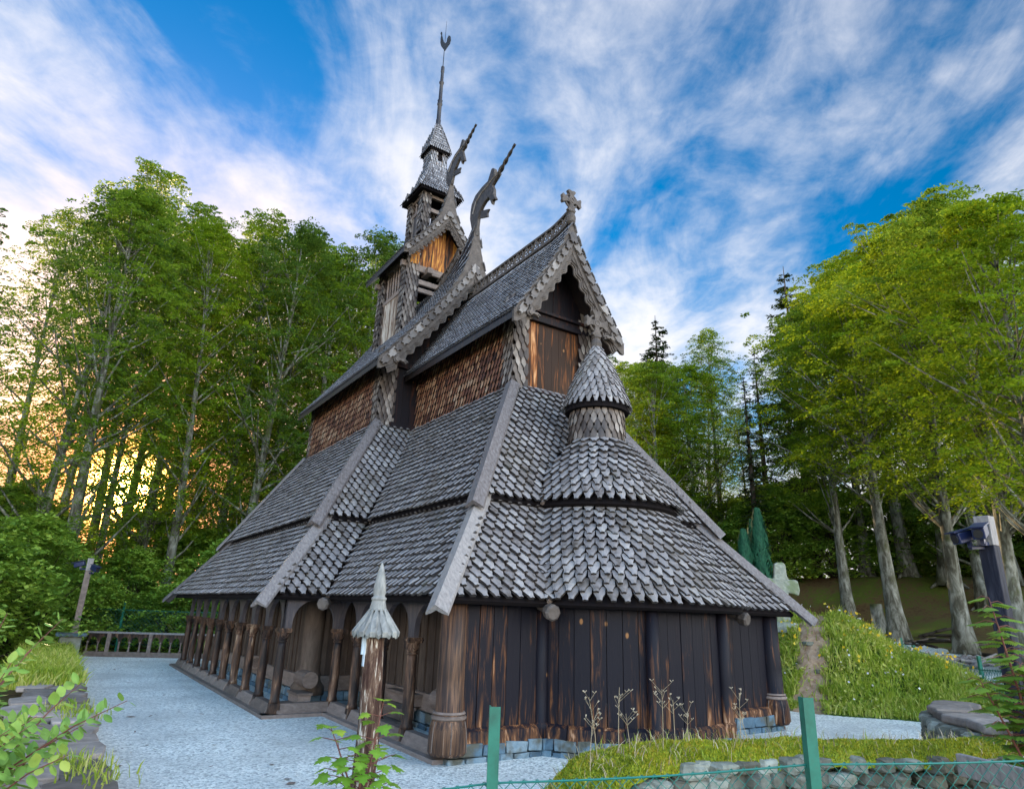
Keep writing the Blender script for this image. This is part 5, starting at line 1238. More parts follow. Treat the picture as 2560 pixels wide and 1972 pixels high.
pts2 = [pts[i] for i in range(0, len(pts), 60)]
def flowers(name, pts, hgt, size, m_, label, seed):
    g = np.random.default_rng(seed); P = np.array(pts); n = len(P); H = hgt*g.uniform(.7, 1.3, n); C = P+np.stack([g.normal(0, .03, n), g.normal(0, .03, n), H], 1)
    U = rand2(g, n)*size; V_ = np.cross(U, rand2(g, n)); V_ = V_/np.linalg.norm(V_, axis=1)[:, None]*size
    q = np.empty((n, 4, 3)); q[:, 0] = C-U; q[:, 1] = C+V_; q[:, 2] = C+U; q[:, 3] = C-V_
    o = fast_mesh(name, q.reshape(-1, 3), 4, m_, None, g.uniform(0, 1, n)); tag(o, label, 'flowers', None, 'stuff'); return o
def rand2(g, n): v = g.normal(size=(n, 3)); return v/np.linalg.norm(v, axis=1)[:, None]
M_YEL = m_leaf('buttercup_petal', [(.2, (.5, .3, .01)), (.6, (.75, .5, .02)), (.9, (.85, .65, .08))], .3, (.9, .7, .05))
M_WHT = m_leaf('pale_petal', [(.2, (.4, .4, .6)), (.6, (.65, .65, .7)), (.9, (.8, .8, .75))], .3, (.8, .8, .8))
top = [p for p in pts if p[2] > .9]
P_ = np.array(pts[::2]); P_ = P_+np.stack([g_.normal(0, .05, len(P_)), g_.normal(0, .05, len(P_)), g_.uniform(.03, .22, len(P_))], 1); U_ = g_.normal(0, 1, P_.shape)*np.array([1, 1, .45]); U_ /= np.linalg.norm(U_, axis=1)[:, None]; W_ = np.cross(U_, g_.normal(0, 1, P_.shape)+np.array([0, 0, 1.5])); W_ /= np.linalg.norm(W_, axis=1)[:, None]
o = fast_mesh('clover_leaves', leaf_quads(P_, U_*.055, W_*.035), 4, M_GRASS, None, g_.uniform(0, 1, len(P_))); tag(o, 'low broad leaved clover mixed into the mound grass', 'ground cover', None, 'stuff')
flowers('yellow_wildflowers', top[::75], .42, .055, M_YEL, 'small yellow wildflowers scattered over the grassy mound', 8)
flowers('white_wildflowers', pts[30::160], .36, .04, M_WHT, 'small white and mauve wildflowers scattered in the mound grass', 9)
# thin grass along wood floor edges and behind the wall on the left
pts = []
while len(pts) < 13000:
    x, y = g_.uniform(-11.4, -9.75), g_.uniform(8.0, 21.5)
    if x > -10.0 and g_.random() < .55: continue
    if y < 9 and g_.random() < .5: continue
    pts.append((x, y, .52+.05*noise2(x*2, y*2)))
blades('verge_grass', pts, .30, .04, M_GRASS, 'yellow green grass growing over the far part of the left stone wall', .8, seed=6)
pts = [(g_.normal(cx_, .16), g_.normal(cy_, .22), .58) for cx_, cy_ in ((-10.05, -1.1), (-10.3, -.6), (-9.98, -1.8), (-10.0, 2.9), (-10.2, 4.2), (-9.95, 3.5)) for _ in range(70)]
blades('wall_grass', pts, .16, .022, M_GRASS, 'tufts of grass between the flat slabs of the left stone wall', .8, seed=7)
m = MB(); slate(m, 11.0, 2.7, 1.75, .6, .5, .2, .3); 
for (x, y, s) in ((10.6, 2.9, .24), (9.9, 2.2, .16)):
    m = MB(); slate(m, x, y, mound_h(x, y)+.05, s*1.6, s*1.3, .12, x); tag(m.build('track_stone', M_LICHEN, bevel=.02), 'flat grey stone set in the bare earth track on the mound', 'stone', 'stones on the mound track')

# mossy wall in front
MC = [(-6.2, -4.45), (-5.2, -4.25), (-4.1, -3.95), (-3.0, -3.98), (-1.2, -4.55), (.9, -5.6), (3.0, -6.0)]
def along(C, t):
    t = t*(len(C)-1); k = min(int(t), len(C)-2); f = t-k; return Vector((*C[k], 0)).lerp(Vector((*C[k+1], 0)), f), (Vector((*C[k+1], 0))-Vector((*C[k], 0))).normalized()
mw = empty('mossy_stone_wall', (-2, -4.4, 0), 'low rough stone wall topped with yellow green moss behind the wire fence', 'wall')
mi = Matrix.Translation((2, 4.4, 0)); mb = MB()
for i in range(34):
    p, d = along(MC, i/33); nn = Vector((d.y, -d.x, 0)); hh = .62*smooth(i/16)
    for row in range(4):
        z = .06+row*.185
        if z > hh+.05: continue
        for s in (1, -1): q = p+d*(rng.uniform(-.08, .08)+(.13 if row % 2 else 0))+nn*(.33*s+rng.uniform(-.07, .07)); boulder(mb, (q.x, q.y, z+rng.uniform(-.02, .02)), rng.uniform(.17, .27), rng.uniform(.15, .22), rng.uniform(.08, .13))
o = mb.build('stone_course', M_LICHEN, mw); o.matrix_parent_inverse = mi
vs = []; NU, NV = 120, 12; mp = []
for i in range(NU+1):
    p, d = along(MC, i/NU); nn = Vector((d.y, -d.x, 0)); hh = .58*smooth(i/34)+.10
    for j in range(NV+1):
        a = pi*j/NV; w_ = .43*(1+.2*noise2(p.x*2.2, a)); q = p+nn*(-w_*cos(a)); z = hh+(.17+.05*noise2(p.x*1.5, p.y+a))*sin(a)**.7-.10*(1-sin(a))+.035*noise2(q.x*4, q.y*4)+.015*noise2(q.x*11, q.y*11); vs.append((q.x, q.y, z))
fs = [(i*(NV+1)+j, (i+1)*(NV+1)+j, (i+1)*(NV+1)+j+1, i*(NV+1)+j+1) for i in range(NU) for j in range(NV)]
mb = MB(); mb.add(vs, fs, .5); o = mb.build('moss_cover', M_MOSS, mw, True); o.matrix_parent_inverse = mi
vv = np.array(vs).reshape(NU+1, NV+1, 3); pts = []
for _ in range(46000):
    u, v = g_.uniform(0, NU-.01), g_.uniform(0, NV-.01); i, j = int(u), int(v); fu, fv = u-i, v-j
    pts.append(vv[i, j]*(1-fu)*(1-fv)+vv[i+1, j]*fu*(1-fv)+vv[i, j+1]*(1-fu)*fv+vv[i+1, j+1]*fu*fv)
o = blades('moss_tufts', pts, .036, .020, M_MOSS, None, .9, 'stuff', mw, seed=8); o.matrix_parent_inverse = mi
pts3 = [pts[k] for k in range(0, len(pts), 110)]
blades('wall_top_grass', pts3, .17, .010, M_GRASS, 'thin green and straw coloured grass blades growing from the mossy wall', 1.0, seed=9)
blades('dry_wall_grass', [pts[k] for k in range(9, len(pts), 80)], .16, .012, M_DRY, 'dry straw coloured grass hanging over the mossy wall', 1.3, seed=10)
# dead flower stalks
def weed(x, y, z, h, seed):
    rg = random.Random(seed); e = empty('dry_weed', (x, y, z), 'thin dead flower stalk with branching seed head on the mossy wall, %s from the left' % ordn(seed), 'weed', 'dead stalks on the mossy wall'); m = MB(); lx, ly = rg.uniform(-.12, .12), rg.uniform(-.1, .1)
    tp = (lx, ly, h); m.tube([(0, 0, 0), (lx*.3, ly*.4, h*.5), tp], [.007, .005, .003], 5, True, .5); m.build('stalk', M_DRY, e); q = MB()
    for k in range(rg.randint(5, 8)):
        a = rg.uniform(0, 6.3); z0 = h*rg.uniform(.72, .98); p0 = (lx*z0/h, ly*z0/h, z0); L_ = rg.uniform(.06, .16); p1 = (p0[0]+L_*cos(a), p0[1]+L_*sin(a), p0[2]+L_*.9); q.tube([p0, p1], [.003, .002], 4, True, .4)
        for _ in range(3): b = rg.uniform(0, 6.3); p2 = (p1[0]+.03*cos(b), p1[1]+.03*sin(b), p1[2]+.025); q.tube([p1, p2], [.002, .006], 4, True, .8)
    q.build('seed_head', M_DRY, e)
for i, (x, y, h) in enumerate([(-5.0, -4.3, .6), (-4.7, -4.1, .85), (-4.35, -4.1, .95), (-4.05, -4.0, .62), (-3.5, -4.05, .92), (-3.2, -4.0, .75), (-3.05, -4.1, .6), (-2.2, -4.3, .85), (-2.05, -4.35, .55)]): weed(x, y, .66, h, i)

# right-hand rock wall with broad capstones
rw = empty('rough_rock_wall', (4, -5, 0), 'curving rough stone wall with broad flat capstones at the right edge', 'wall'); mi = Matrix.Translation((-4, 5, 0))
RC = [(6.2, -3.5), (5.0, -3.9), (4.0, -4.6), (3.2, -5.6), (3.0, -6.8), (3.4, -8.2)]; mb = MB()
for i in range(44):
    p, d = along(RC, i/43); nn = Vector((d.y, -d.x, 0))
    for row in range(5):
        for s in (1, -1, 0): q = p+nn*(.42*s+rng.uniform(-.05, .05)); boulder(mb, (q.x, q.y, .06+row*.16), rng.uniform(.15, .22), rng.uniform(.15, .22), .1)
o = mb.build('stone_course', M_LICHEN, rw); o.matrix_parent_inverse = mi
mb = MB()
for i in range(8):
    p, d = along(RC, (i+.5)/8); slate(mb, p.x+rng.uniform(-.08, .08), p.y+rng.uniform(-.08, .08), .96+rng.uniform(-.03, .04), 1.15+rng.uniform(-.1, .2), 1.0, .16, math.atan2(d.y, d.x)+rng.uniform(-.2, .2))
o = mb.build('capstone', M_SLATE, rw, bevel=.04); o.matrix_parent_inverse = mi

# chain-link fences
M_GREEN = G('green_painted_steel', .45, .5); M_GREEN.color(M_GREEN.ramp(M_GREEN.noise(M_GREEN.coords((1, 1, 1)), 6, 5, .6), [(.3, (.01, .10, .07)), (.6, (.015, .17, .12)), (.8, (.05, .12, .08))])); M_GREEN = M_GREEN.m
M_WIRE = G('green_plastic_wire', .4, .5); M_WIRE.b.inputs['Base Color'].default_value = (.015, .16, .13, 1); M_WIRE = M_WIRE.m
def chain_fence(label, pts, tops, h, cell, wr, posts, bottom=None, post_h=0, pw=.07):
    """pts plan polyline, tops wire heights"""
    e = empty('chain_link_fence', (*pts[0], 0), label, 'fence', 'green chain link fences'); mi = Matrix.Translation((-pts[0][0], -pts[0][1], 0)); seg = []; Ls = [0]
    for a, b in zip(pts, pts[1:]): Ls.append(Ls[-1]+hypot(b[0]-a[0], b[1]-a[1]))
    def at(s, dz):
        s = min(max(s, 0), Ls[-1]); k = 0
        while k < len(Ls)-2 and s > Ls[k+1]: k += 1
        f = (s-Ls[k])/(Ls[k+1]-Ls[k]); sag = -.02*sin(pi*f)
        return (pts[k][0]+(pts[k+1][0]-pts[k][0])*f, pts[k][1]+(pts[k+1][1]-pts[k][1])*f, tops[k]+(tops[k+1]-tops[k])*f+dz+sag)
    m = MB(); rows = int(h/cell); n = int(Ls[-1]/cell)
    for i in range(n):
        s0 = i*cell; P = []
        for j in range(rows+1): P.append(at(s0+(cell*1.03 if (j+i) % 2 else -cell*.03), -j*cell*1.0))
        m.tube(P, wr, 3, False, .5); k0 = at(s0, 0); k1 = at(s0+cell*.16, .035); m.tube([P[0], at(s0+(cell*.9 if i % 2 else cell*.1), cell*.3), at(s0+(cell*.7 if i % 2 else cell*.3), cell*.05)], wr, 3, False, .5)
    o = m.build('wire_mesh', M_WIRE, e); o.matrix_parent_inverse = mi
    w = MB(); w.tube([at(Ls[-1]*i/60, 0) for i in range(61)], wr*1.9, 6, False, .5); o = w.build('tension_wire', M_WIRE, e); o.matrix_parent_inverse = mi
    for (x, y, z0, z1) in posts:
        p = MB(); a = pw; 
        sec = [(-a/2, -a/2), (a/2, -a/2), (a/2, -a/2+.012), (-a/2+.012, -a/2+.012), (-a/2+.012, a/2), (-a/2, a/2)]
        p.extrude(sec, (x, y, (z0+z1)/2), (.86, -.5, 0), (.5, .86, 0), (0, 0, 1), z1-z0, rng.random())
        o = clean_normals(p.build('steel_post', M_GREEN, e)); o.matrix_parent_inverse = mi
chain_fence('green chain link fence with steel posts in front of the mossy wall', [(-9.2, -5.6), (-7.77, -6.44), (-5.65, -7.70), (-3.3, -9.1), (-1.0, -10.5)], [1.12, 1.29, 1.47, 1.60, 1.66], 1.25, .05, .0042, [(-7.78, -6.46, -.1, 1.82), (-5.65, -7.72, -.1, 1.95)], pw=.085)
chain_fence('green chain link fence behind the wooden railing at the far end of the court', [(-13, 30.6), (-7.65, 28.7), (-3.2, 27.2), (1.5, 25.6)], [2.1, 2.0, 2.0, 2.0], 1.7, .10, .008, [(-7.65, 28.7, 0, 2.35), (-3.2, 27.2, 0, 2.3), (-13, 30.6, 0, 2.3)], pw=.1)
chain_fence('green chain link fence running beside the gravel path on the right', [(17.2, 3.2), (16.05, 2.2), (9.5+4.2, -.9), (9.9, -4.2)], [base_h(17.2, 3.2)+.75, base_h(16, 2.2)+.8, 1.3, 1.55], .9, .10, .007, [(17.2, 3.2, .5, base_h(17.2, 3.2)+.9), (16.05, 2.18, .4, base_h(16, 2.2)+.95), (13.7, -.92, 0, 1.7), (9.9, -4.2, 0, 1.95)], pw=.09)

# wooden railing closing the court
ra = empty('wooden_railing', (-9.1, 26.0, 0), 'dark wooden railing with arched carved panels at the far end of the court', 'railing'); ra.rotation_euler[2] = math.atan2(-1.6, 3.9)
m = MB(); m.box(0, 12.5, -.09, .09, 1.0, 1.08); m.build('top_rail', M_GREY, ra)
m = MB(); m.box(0, 12.5, -.10, .12, .0, .22); m.build('bottom_rail', M_SILL, ra)
m = MB(); bw = .44
for i in range(28):
    x0 = .05+i*bw; arch_panel(m, (x0, 0), (x0+bw, 0), (0, -1), .60, 1.0, .5, .21, .07, .06)
m.build('arched_board', M_COLUMN, ra)
for i in range(29):
    x0 = .05+i*bw; p = MB()
    if i % 4 == 2: p.box(x0-.08, x0+.08, -.12, -.04, .1, 1.0); p.build('railing_post', M_SILL, ra)
    else: p.lathe((x0, 0, 0), [(.06, .22), (.06, .27), (.035, .33), (.045, .45), (.03, .55), (.06, .62), (.065, .66)], 8); p.build('baluster', M_SILL, ra, True)

# stone block with slate lid beside the left camera post
m = MB(); m.box(-10.25, -9.5, 21.1, 21.9, 0, 1.05, .8); blk = tag(m.build('stone_block', M_LICHEN, bevel=.04), 'pale squared stone block with a flat slab on top by the railing', 'block')
m = MB(); m.box(-10.4, -9.35, 20.95, 22.05, 1.055, 1.17, .2); m.build('cover_slab', M_BLUESTONE, blk, bevel=.02)

# camera posts
M_POSTB = m_wood('black_stained_post', [(0, (.004, .005, .010)), (.6, (.010, .012, .024)), (1, (.04, .045, .065))], (6, 6, 1), .6, .2, .5, .2, .8)
M_CAMB = G('dark_blue_plastic', .35, .5); M_CAMB.b.inputs['Base Color'].default_value = (.012, .02, .07, 1); M_CAMB = M_CAMB.m
def cam_post(x, y, z0, z1, w, mt, label, dirs, hw=.55, cap=True):
    e = empty('camera_post', (x, y, z0), label, 'post'); p = MB(); H_ = z1-z0; p.box(-w/2, w/2, -w/2, w/2, 0, H_-.5, .4); p.build('wooden_post', mt, e, bevel=.015)
    p = MB(); p.box(-w/2+.001, w/2-.001, -w/2+.001, w/2-.001, H_-.497, H_, .9); p.build('bare_post_top', M_GREY, e, bevel=.01)
    for i, (a, dz, ln) in enumerate(dirs):
        d = Vector((cos(a), sin(a), -.28)).normalized(); c0 = Vector((cos(a)*w*.9, sin(a)*w*.9, H_-.30+dz)); b = MB(); b.beam(c0, c0+d*ln, .16, .17, r=.3, w2=.19, h2=.19); cm = b.build('security_camera', M_CAMB, e, bevel=.02)
        s = MB(); s.beam(c0+Vector((0, 0, .12))+d*.02, c0+Vector((0, 0, .12))+d*(ln*1.25), .22, .02); s.build('sun_shield', M_CAMB, cm); s = MB(); s.tube([c0+d*ln*.98, c0+d*(ln+.02)], .07, 12, True, .9); s.build('lens', M_IRON, cm)
        k = MB(); k.beam(Vector((0, 0, c0.z-.22)), c0+d*.15-Vector((0, 0, .2)), .07, .06); k.beam(c0+d*.15-Vector((0, 0, .2)), c0+d*.15, .06, .06); k.build('bracket', M_CAMB, cm)
cam_post(2.28, -6.16, 0, 4.35, .24, M_POSTB, 'black square wooden post carrying two blue security cameras', [(radians(155), 0, .42), (radians(190), .05, .38)])
cam_post(-9.78, 21.6, 0, 4.05, .22, M_SILL, 'slim wooden post with small cameras at the far left of the court', [(radians(-60), -.05, .4), (radians(150), .1, .4)])
# small lamp on a bracket among the right trees
lm = empty('bracket_lamp', (16.9, -.75, 7.1), 'small pale shaded lamp fixed to the beech trunk behind the camera post', 'lamp'); m = MB(); m.lathe((0, 0, 0), [(.2, 0), (.19, .1), (.1, .2), (.04, .24), (.03, .4)], 14, .9); 
M_LAMP = G('pale_enamel', .3, .5); M_LAMP.b.inputs['Base Color'].default_value = (.45, .55, .65, 1); M_LAMP = M_LAMP.m
m.build('lamp_shade', M_LAMP, lm, True); m = MB(); m.tube([(0, 0, .38), (.2, 0, .5), (.42, 0, .45)], .02, 6); m.build('bracket', M_IRON, lm)

# dead branches and roots by the path
m = MB(); rg = random.Random(90)
bp = empty('brushwood_pile', (16.9, 2.0, base_h(16.9, 2)), 'grey tangle of dead branches and roots beside the gravel path', 'brushwood')
for i in range(46):
    x0, y0_ = rg.uniform(-1.1, 1.6), rg.uniform(-2.2, 1.8); a = rg.uniform(2.0, 3.0)+rg.choice((0, pi)); L_ = rg.uniform(.8, 2.2); p = MB(); pts = []
    for k in range(5): s = k/4; pts.append((x0+cos(a)*L_*s+.12*sin(k*2+i), y0_+sin(a)*L_*s+.1*cos(k*3+i), .12+.35*rg.random()*sin(pi*s)+.15*rg.random()))
    r0 = rg.uniform(.03, .085); p.tube(pts, [r0, r0*.85, r0*.65, r0*.45, r0*.2], 6, True, rg.random()); p.build('dead_branch', M_GREY, bp, True)
for i in range(26):
    p = MB(); a = rg.uniform(0, 6.3); x, y = 20.5+rg.uniform(-1.5, 2.5), 3.2+rg.uniform(-3, 2.5); pts = [(x+cos(a)*s+.1*sin(s*5+i), y+sin(a)*s, base_h(x+cos(a)*s, y+sin(a)*s)+.03) for s in (0, .5, 1, 1.6)]; p.tube(pts, [.07, .06, .045, .02], 6, True, rg.random())
    tag(p.build('surface_root', M_BARKD, None, True), 'knotted tree root on the bare ground by the flaring beech', 'root', 'surface roots under the beeches')
# grey plank behind the near fence
m = MB(); m.beam((-2.2, -7.2, 1.10), (-2.75, -8.9, 1.10), .08, .22); tag(m.build('grey_plank', M_GREY, bevel=.01), 'weathered grey plank lying behind the chain link at lower right', 'plank')
m = MB(); m.box(-2.55, -2.35, -8.1, -7.9, -.03, .98); m.box(-2.3, -2.15, -7.5, -7.35, -.03, .98); tag(m.build('plank_support', M_LICHEN), 'rough stone support under the grey plank', 'support')

# ---------------------------------------------------------------- carved post in the foreground
cp_ = empty('carved_post', (-6.93, -1.97, 0), 'weathered round wooden post with fluted umbrella cap and pointed finial', 'post')
M_POST = m_worn('rotting_post_wood', (.04, .018, .014), (.16, .10, .07), (.62, .57, .50), .42, .62, 0, .8, (9, 9, 1.6), False, 0)
m = MB(); n = 20; vs = []; zs = [-.1, .3, .7, 1.1, 1.5, 1.9, 2.2]
for j, z in enumerate(zs):
    for k in range(n): a = 2*pi*k/n; rr = (.155-.018*z/2.2)*(1+.05*sin(3*a+z*2)+.03*sin(7*a+z*5)); vs.append((rr*cos(a)+.02*sin(z*2), rr*sin(a), z))
m.add(vs, [(j*n+k, j*n+(k+1) % n, (j+1)*n+(k+1) % n, (j+1)*n+k) for j in range(len(zs)-1) for k in range(n)], .5); m.build('post_shaft', M_POST, cp_, True)
M_SILV = m_wood('silver_grey_wood', [(0, (.07, .072, .07)), (.5, (.19, .195, .19)), (1, (.37, .37, .35))], (5, 5, 2), .55, .4, .5, .3, .7)
m = MB(); n = 12
def flute(mb, r_in, z_in, r_out, z_out):
    for k in range(n):
        a0_, a1_ = 2*pi*(k-.5)/n, 2*pi*(k+.5)/n; am = 2*pi*k/n; r = .35+.5*rng.random()
        def P(a, rr, z): return (rr*cos(a), rr*sin(a), z)
        w = .30*(2*pi/n)    # raised rib, narrower at the top
        # rib
        top_ = [P(am-w*.9, r_in, z_in+.01), P(am+w*.9, r_in, z_in+.01), P(am+w*1.35, r_out*.62, z_in+(z_out-z_in)*.55+.02), P(am+w*.8, r_out*1.0, z_out+.03), P(am-w*.8, r_out*1.0, z_out+.03), P(am-w*1.35, r_out*.62, z_in+(z_out-z_in)*.55+.02)]
        low = [(x*.97, y*.97, z-.07) for x, y, z in top_]; q = 6
        mb.add(top_+low, [tuple(range(6)), tuple(range(6, 12))[::-1]]+[(i, i+6, (i+1) % 6+6, (i+1) % 6) for i in range(6)], r)
        # valley leaf between ribs
        am2 = a1_; lf = [P(am2-.16, r_in*1.2, z_in-.06), P(am2+.16, r_in*1.2, z_in-.06), P(am2+.13, r_out*.9, z_out+.01), P(am2, r_out*.95, z_out-.02), P(am2-.13, r_out*.9, z_out+.01)]; lo2 = [(x*.96, y*.96, z-.05) for x, y, z in lf]
        mb.add(lf+lo2, [tuple(range(5)), tuple(range(5, 10))[::-1]]+[(i, i+5, (i+1) % 5+5, (i+1) % 5) for i in range(5)], min(1, r*.8))
flute(m, .115, 2.50, .335, 2.17); cpx = clean_normals(m.build('fluted_cap', M_SILV, cp_, bevel=.006))
m = MB(); m.lathe((0, 0, 0), [(.15, 2.12), (.26, 2.14), (.11, 2.46)], 14, .3); m.build('cap_core', M_SILV, cp_)
m = MB(); m.lathe((0, 0, 0), [(.125, 2.47), (.12, 2.50), (.098, 2.60), (.098, 2.615), (.108, 2.625), (.108, 2.65), (.088, 2.66), (.080, 2.68), (.092, 2.72), (.088, 2.80), (.062, 2.95), (.022, 3.10), (.004, 3.14)], 12, .6); m.build('finial', M_SILV, cp_, True)
m = MB(); m.box(-.165, -.15, -.05, .0, 1.75, 2.14); m.box(-.20, -.166, -.04, -.01, 1.9, 2.14); m.build('pale_strip', M_LAMP, cp_)

# ---------------------------------------------------------------- near plants
M_MAPLE = m_leaf('maple_leaf', [(.15, (.05, .15, .02)), (.5, (.10, .26, .03)), (.8, (.22, .42, .05)), (.98, (.42, .5, .06))], .45, (.35, .5, .03), 2)
M_NEAR = m_leaf('near_bush_leaf', [(.15, (.06, .16, .05)), (.5, (.13, .28, .06)), (.8, (.25, .44, .09)), (.98, (.42, .5, .1))], .35, (.35, .5, .08), 1.5)
M_ROWAN = m_leaf('rowan_leaf', [(.15, (.04, .12, .03)), (.5, (.10, .24, .04)), (.8, (.26, .42, .06)), (.98, (.45, .5, .08))], .4, (.4, .5, .05), 1.5)
M_REDST = G('reddish_stem', .6, .3); M_REDST.b.inputs['Base Color'].default_value = (.16, .06, .045, 1); M_REDST = M_REDST.m
def poly_leaf(mb, c, fw, nrm_, size, outline, fold=.12, r=None):
    """fan-shaped leaf blade: fw direction of the tip, outline in unit leaf coordinates"""
    fw = Vector(fw).normalized(); N_ = Vector(nrm_); N_ = (N_-fw*N_.dot(fw)).normalized(); sd = fw.cross(N_); c = Vector(c)
    pts = [c+fw*(v*size)+sd*(u*size)-N_*(abs(u)*fold*size)-N_*(.18*size*v*v) for u, v in outline]; ctr = c+fw*(.35*size)
    vs = [ctr]+pts; k = len(pts); mb.add(vs, [(0, i+1, (i+1) % k+1) for i in range(k)], r)
MAPLE = [(0, -.02), (.16, -.08), (.42, -.12), (.30, .06), (.62, .12), (.52, .28), (.70, .46), (.46, .42), (.36, .52), (.26, .50), (.30, .80), (.16, .78), (0, 1.08), (-.16, .78), (-.30, .80), (-.26, .50), (-.36, .52), (-.46, .42), (-.70, .46), (-.52, .28), (-.62, .12), (-.30, .06), (-.42, -.12), (-.16, -.08)]
OVATE = [(0, 0), (.20, .12), (.33, .35), (.34, .55), (.22, .80), (0, 1.0), (-.22, .80), (-.34, .55), (-.33, .35), (-.20, .12)]
LANCE = [(0, 0), (.13, .2), (.17, .5), (.10, .8), (0, 1), (-.10, .8), (-.17, .5), (-.13, .2)]
def sapling(base, tops, leaf_n, size, label, seed, name='maple_sapling', ml=None, spread=.30):
    rg = random.Random(seed); e = empty(name, base, label, 'sapling'); st = MB(); lf = MB()
    for (tx, ty, tz) in tops:
        P = [Vector((0, 0, 0)), Vector((tx*.35, ty*.35, tz*.45)), Vector((tx*.75, ty*.75, tz*.8)), Vector((tx, ty, tz))]; st.tube(P, [.016, .013, .009, .005], 6, True, .5)
        for k in range(leaf_n):
            t = .35+.65*(k+.5)/leaf_n; q = P[1].lerp(P[2], (t-.35)/.4) if t < .75 else P[2].lerp(P[3], (t-.75)/.25)
            for s in (0, 1):
                a = k*1.57+s*pi+rg.uniform(-.4, .4); L_ = spread*(1.1-.5*t)*rg.uniform(.8, 1.2); d = Vector((cos(a), sin(a), .25)); p = q+d*L_
                st.tube([q, p], [.006, .004], 4, False, .5); poly_leaf(lf, p, Vector((cos(a), sin(a), -.25+rg.uniform(-.2, .2))), Vector((rg.uniform(-.3, .3), rg.uniform(-.3, .3), 1)), size*(1.15-.4*t)*rg.uniform(.8, 1.2), MAPLE, .12, min(1, .25+.5*t+.35*rg.random()))
        poly_leaf(lf, P[3], (1, 0, .2), (0, 0, 1), size*.6, MAPLE, .12, .95); poly_leaf(lf, P[3], (-.7, .5, .3), (0, 0, 1), size*.6, MAPLE, .12, .95)
    st.build('stem', M_REDST, e, True); lf.build('leaves', ml or M_MAPLE, e)
sapling((-7.25, -2.75, 0), [(.16, -.05, 1.42), (-.42, .14, 1.12), (-.1, -.1, .78), (.22, .05, .85), (-.25, .2, .7)], 6, .19, 'young maple with lobed bright green leaves in front of the carved post', 5)
sapling((-7.93, -5.91, .2), [(.0, .0, .92), (-.1, .08, .85)], 2, .16, 'tip of a small maple with yellow green leaves at the bottom edge', 6, spread=.14)
# rowan with feather leaves at the right
def rowan():
    rg = random.Random(17); base = Vector((-.35, -7.35, 0)); e = empty('rowan_sapling', base, 'young rowan with feathery pale green leaves before the black camera post', 'sapling'); st = MB(); lf = MB()
    for (tx, ty, tz) in ((-.25, .2, 2.9), (.3, -.25, 2.3), (-.15, -.45, 2.0), (.55, .3, 2.1), (.25, .35, 2.6), (-.3, -.1, 2.2), (.75, -.35, 2.2), (.4, 0, 1.7), (-.55, .35, 1.9), (.9, -.1, 1.8), (.1, .2, 1.5)):
        P = [Vector((tx*s**1.3, ty*s**1.3, tz*s)) for s in (0, .3, .6, .85, 1)]; st.tube(P, [.03, .022, .015, .01, .005], 6, True, .5)
        for k in range(20):
            t = .32+.68*k/19; i = min(int(t*4), 3); f = t*4-i; q = P[i].lerp(P[i+1], f); a = k*2.4+rg.uniform(-.3, .3); L_ = rg.uniform(.26, .42)*(1.15-.55*t); d = Vector((cos(a), sin(a), .35-.3*t)); en = q+d*L_
            st.tube([q, q+d*L_*.5+Vector((0, 0, .02)), en-Vector((0, 0, .04))], .005, 4, False, .5); sd = Vector((-sin(a), cos(a), 0)); r = min(1, .15+.65*t*rg.uniform(.6, 1.2)+.2*rg.random())
            for j in range(7):
                u = .3+.7*j/5; p = q+d*L_*u-Vector((0, 0, .04*u*u))
                for s in (-1, 1): poly_leaf(lf, p, sd*s+Vector((d.x, d.y, -.2))*.45, (0, 0, 1), .165*(1.1-.3*u), LANCE, .1, r)
            poly_leaf(lf, en-Vector((0, 0, .04)), (d.x, d.y, -.15), (0, 0, 1), .12, LANCE, .1, r)
    st.build('stem', M_REDST, e, True); lf.build('leaves', M_ROWAN, e)
rowan()
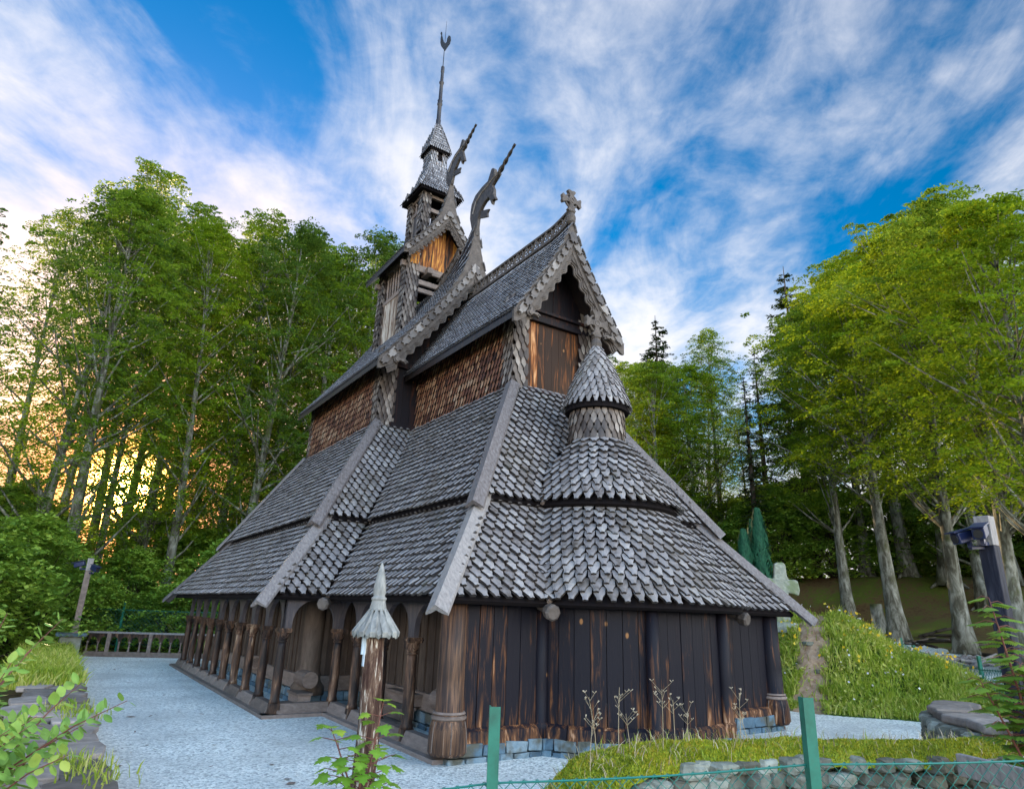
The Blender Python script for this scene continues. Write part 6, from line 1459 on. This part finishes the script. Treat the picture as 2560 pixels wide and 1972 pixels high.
# big leafy shrub at the lower left
def left_shrub():
    rg = random.Random(23); e = empty('willow_shrub', (-11.62, -3.6, 0), 'large pale green willow shrub overhanging the left stone wall', 'shrub'); st = MB(); lf = MB()
    tips = []
    for i in range(260):
        a = rg.uniform(-.9, 3.4); R = rg.uniform(.25, 1.5)*(1.0 if abs(a-1.2) > .8 else 1.0); z = rg.uniform(.25, 2.2)*(1.12-.28*R); tips.append((R*cos(a)*.72-.05, R*sin(a)*1.45, z))
    tips += [(.95, .9, 2.30), (.82, .3, 2.15), (.5, .4, 2.35), (1.5, -.9, 1.72), (1.25, -.5, 1.5), (1.32, .8, 1.35), (1.15, -1.2, 1.4), (.2, 1.2, 2.3), (.65, -.6, 2.0), (1.2, .2, 1.75)]
    for (tx, ty, tz) in tips:
        b = Vector((rg.uniform(-.3, .2), rg.uniform(-.5, .5), 0)); T = Vector((tx, ty, tz)); c = b.lerp(T, .5)+Vector((0, 0, .22)); P = [b, b.lerp(c, .6)+Vector((0, 0, .08)), c, c.lerp(T, .6)+Vector((0, 0, .05)), T]; st.tube(P, [.015, .012, .009, .006, .003], 5, True, .5)
        for k in range(34):
            t = .22+.78*k/33; i = min(int(t*4), 3); f = t*4-i; q = P[i].lerp(P[i+1], f); d = (P[i+1]-P[i]).normalized(); a = k*2.4+rg.uniform(-.5, .5); s = d.cross(Vector((0, 0, 1))).normalized(); u = s.cross(d); o = (s*cos(a)+u*sin(a)+d*.5).normalized()
            poly_leaf(lf, q+o*.02, o+Vector((0, 0, rg.uniform(-.2, .2))), Vector((rg.uniform(-.4, .4), rg.uniform(-.5, .3), 1)), rg.uniform(.095, .155)*(1.15-.35*t), OVATE, .15, min(1, .15+.45*t+.45*rg.random()))
    st.build('stem', M_REDST, e, True); lf.build('leaves', M_NEAR, e)
left_shrub()
# fern and weeds along path edge
# scattered dead leaves on the gravel
g_ = np.random.default_rng(12); n = 260; P = np.stack([g_.uniform(-9.6, 9, n), g_.uniform(-4, 24, n), np.full(n, .02)], 1); P = P[(P[:, 0] < -6.6) | (P[:, 1] < -1.8)]; n = len(P)
U = np.stack([g_.normal(0, 1, n), g_.normal(0, 1, n), g_.normal(0, .2, n)], 1)*.04; V_ = np.stack([-U[:, 1], U[:, 0], g_.normal(0, .01, n)], 1)*.6
o = fast_mesh('fallen_leaves', leaf_quads(P, U, V_), 4, M_SILL, None, g_.uniform(0, 1, n)); tag(o, 'small brown fallen leaves scattered on the gravel', 'leaves', None, 'stuff')
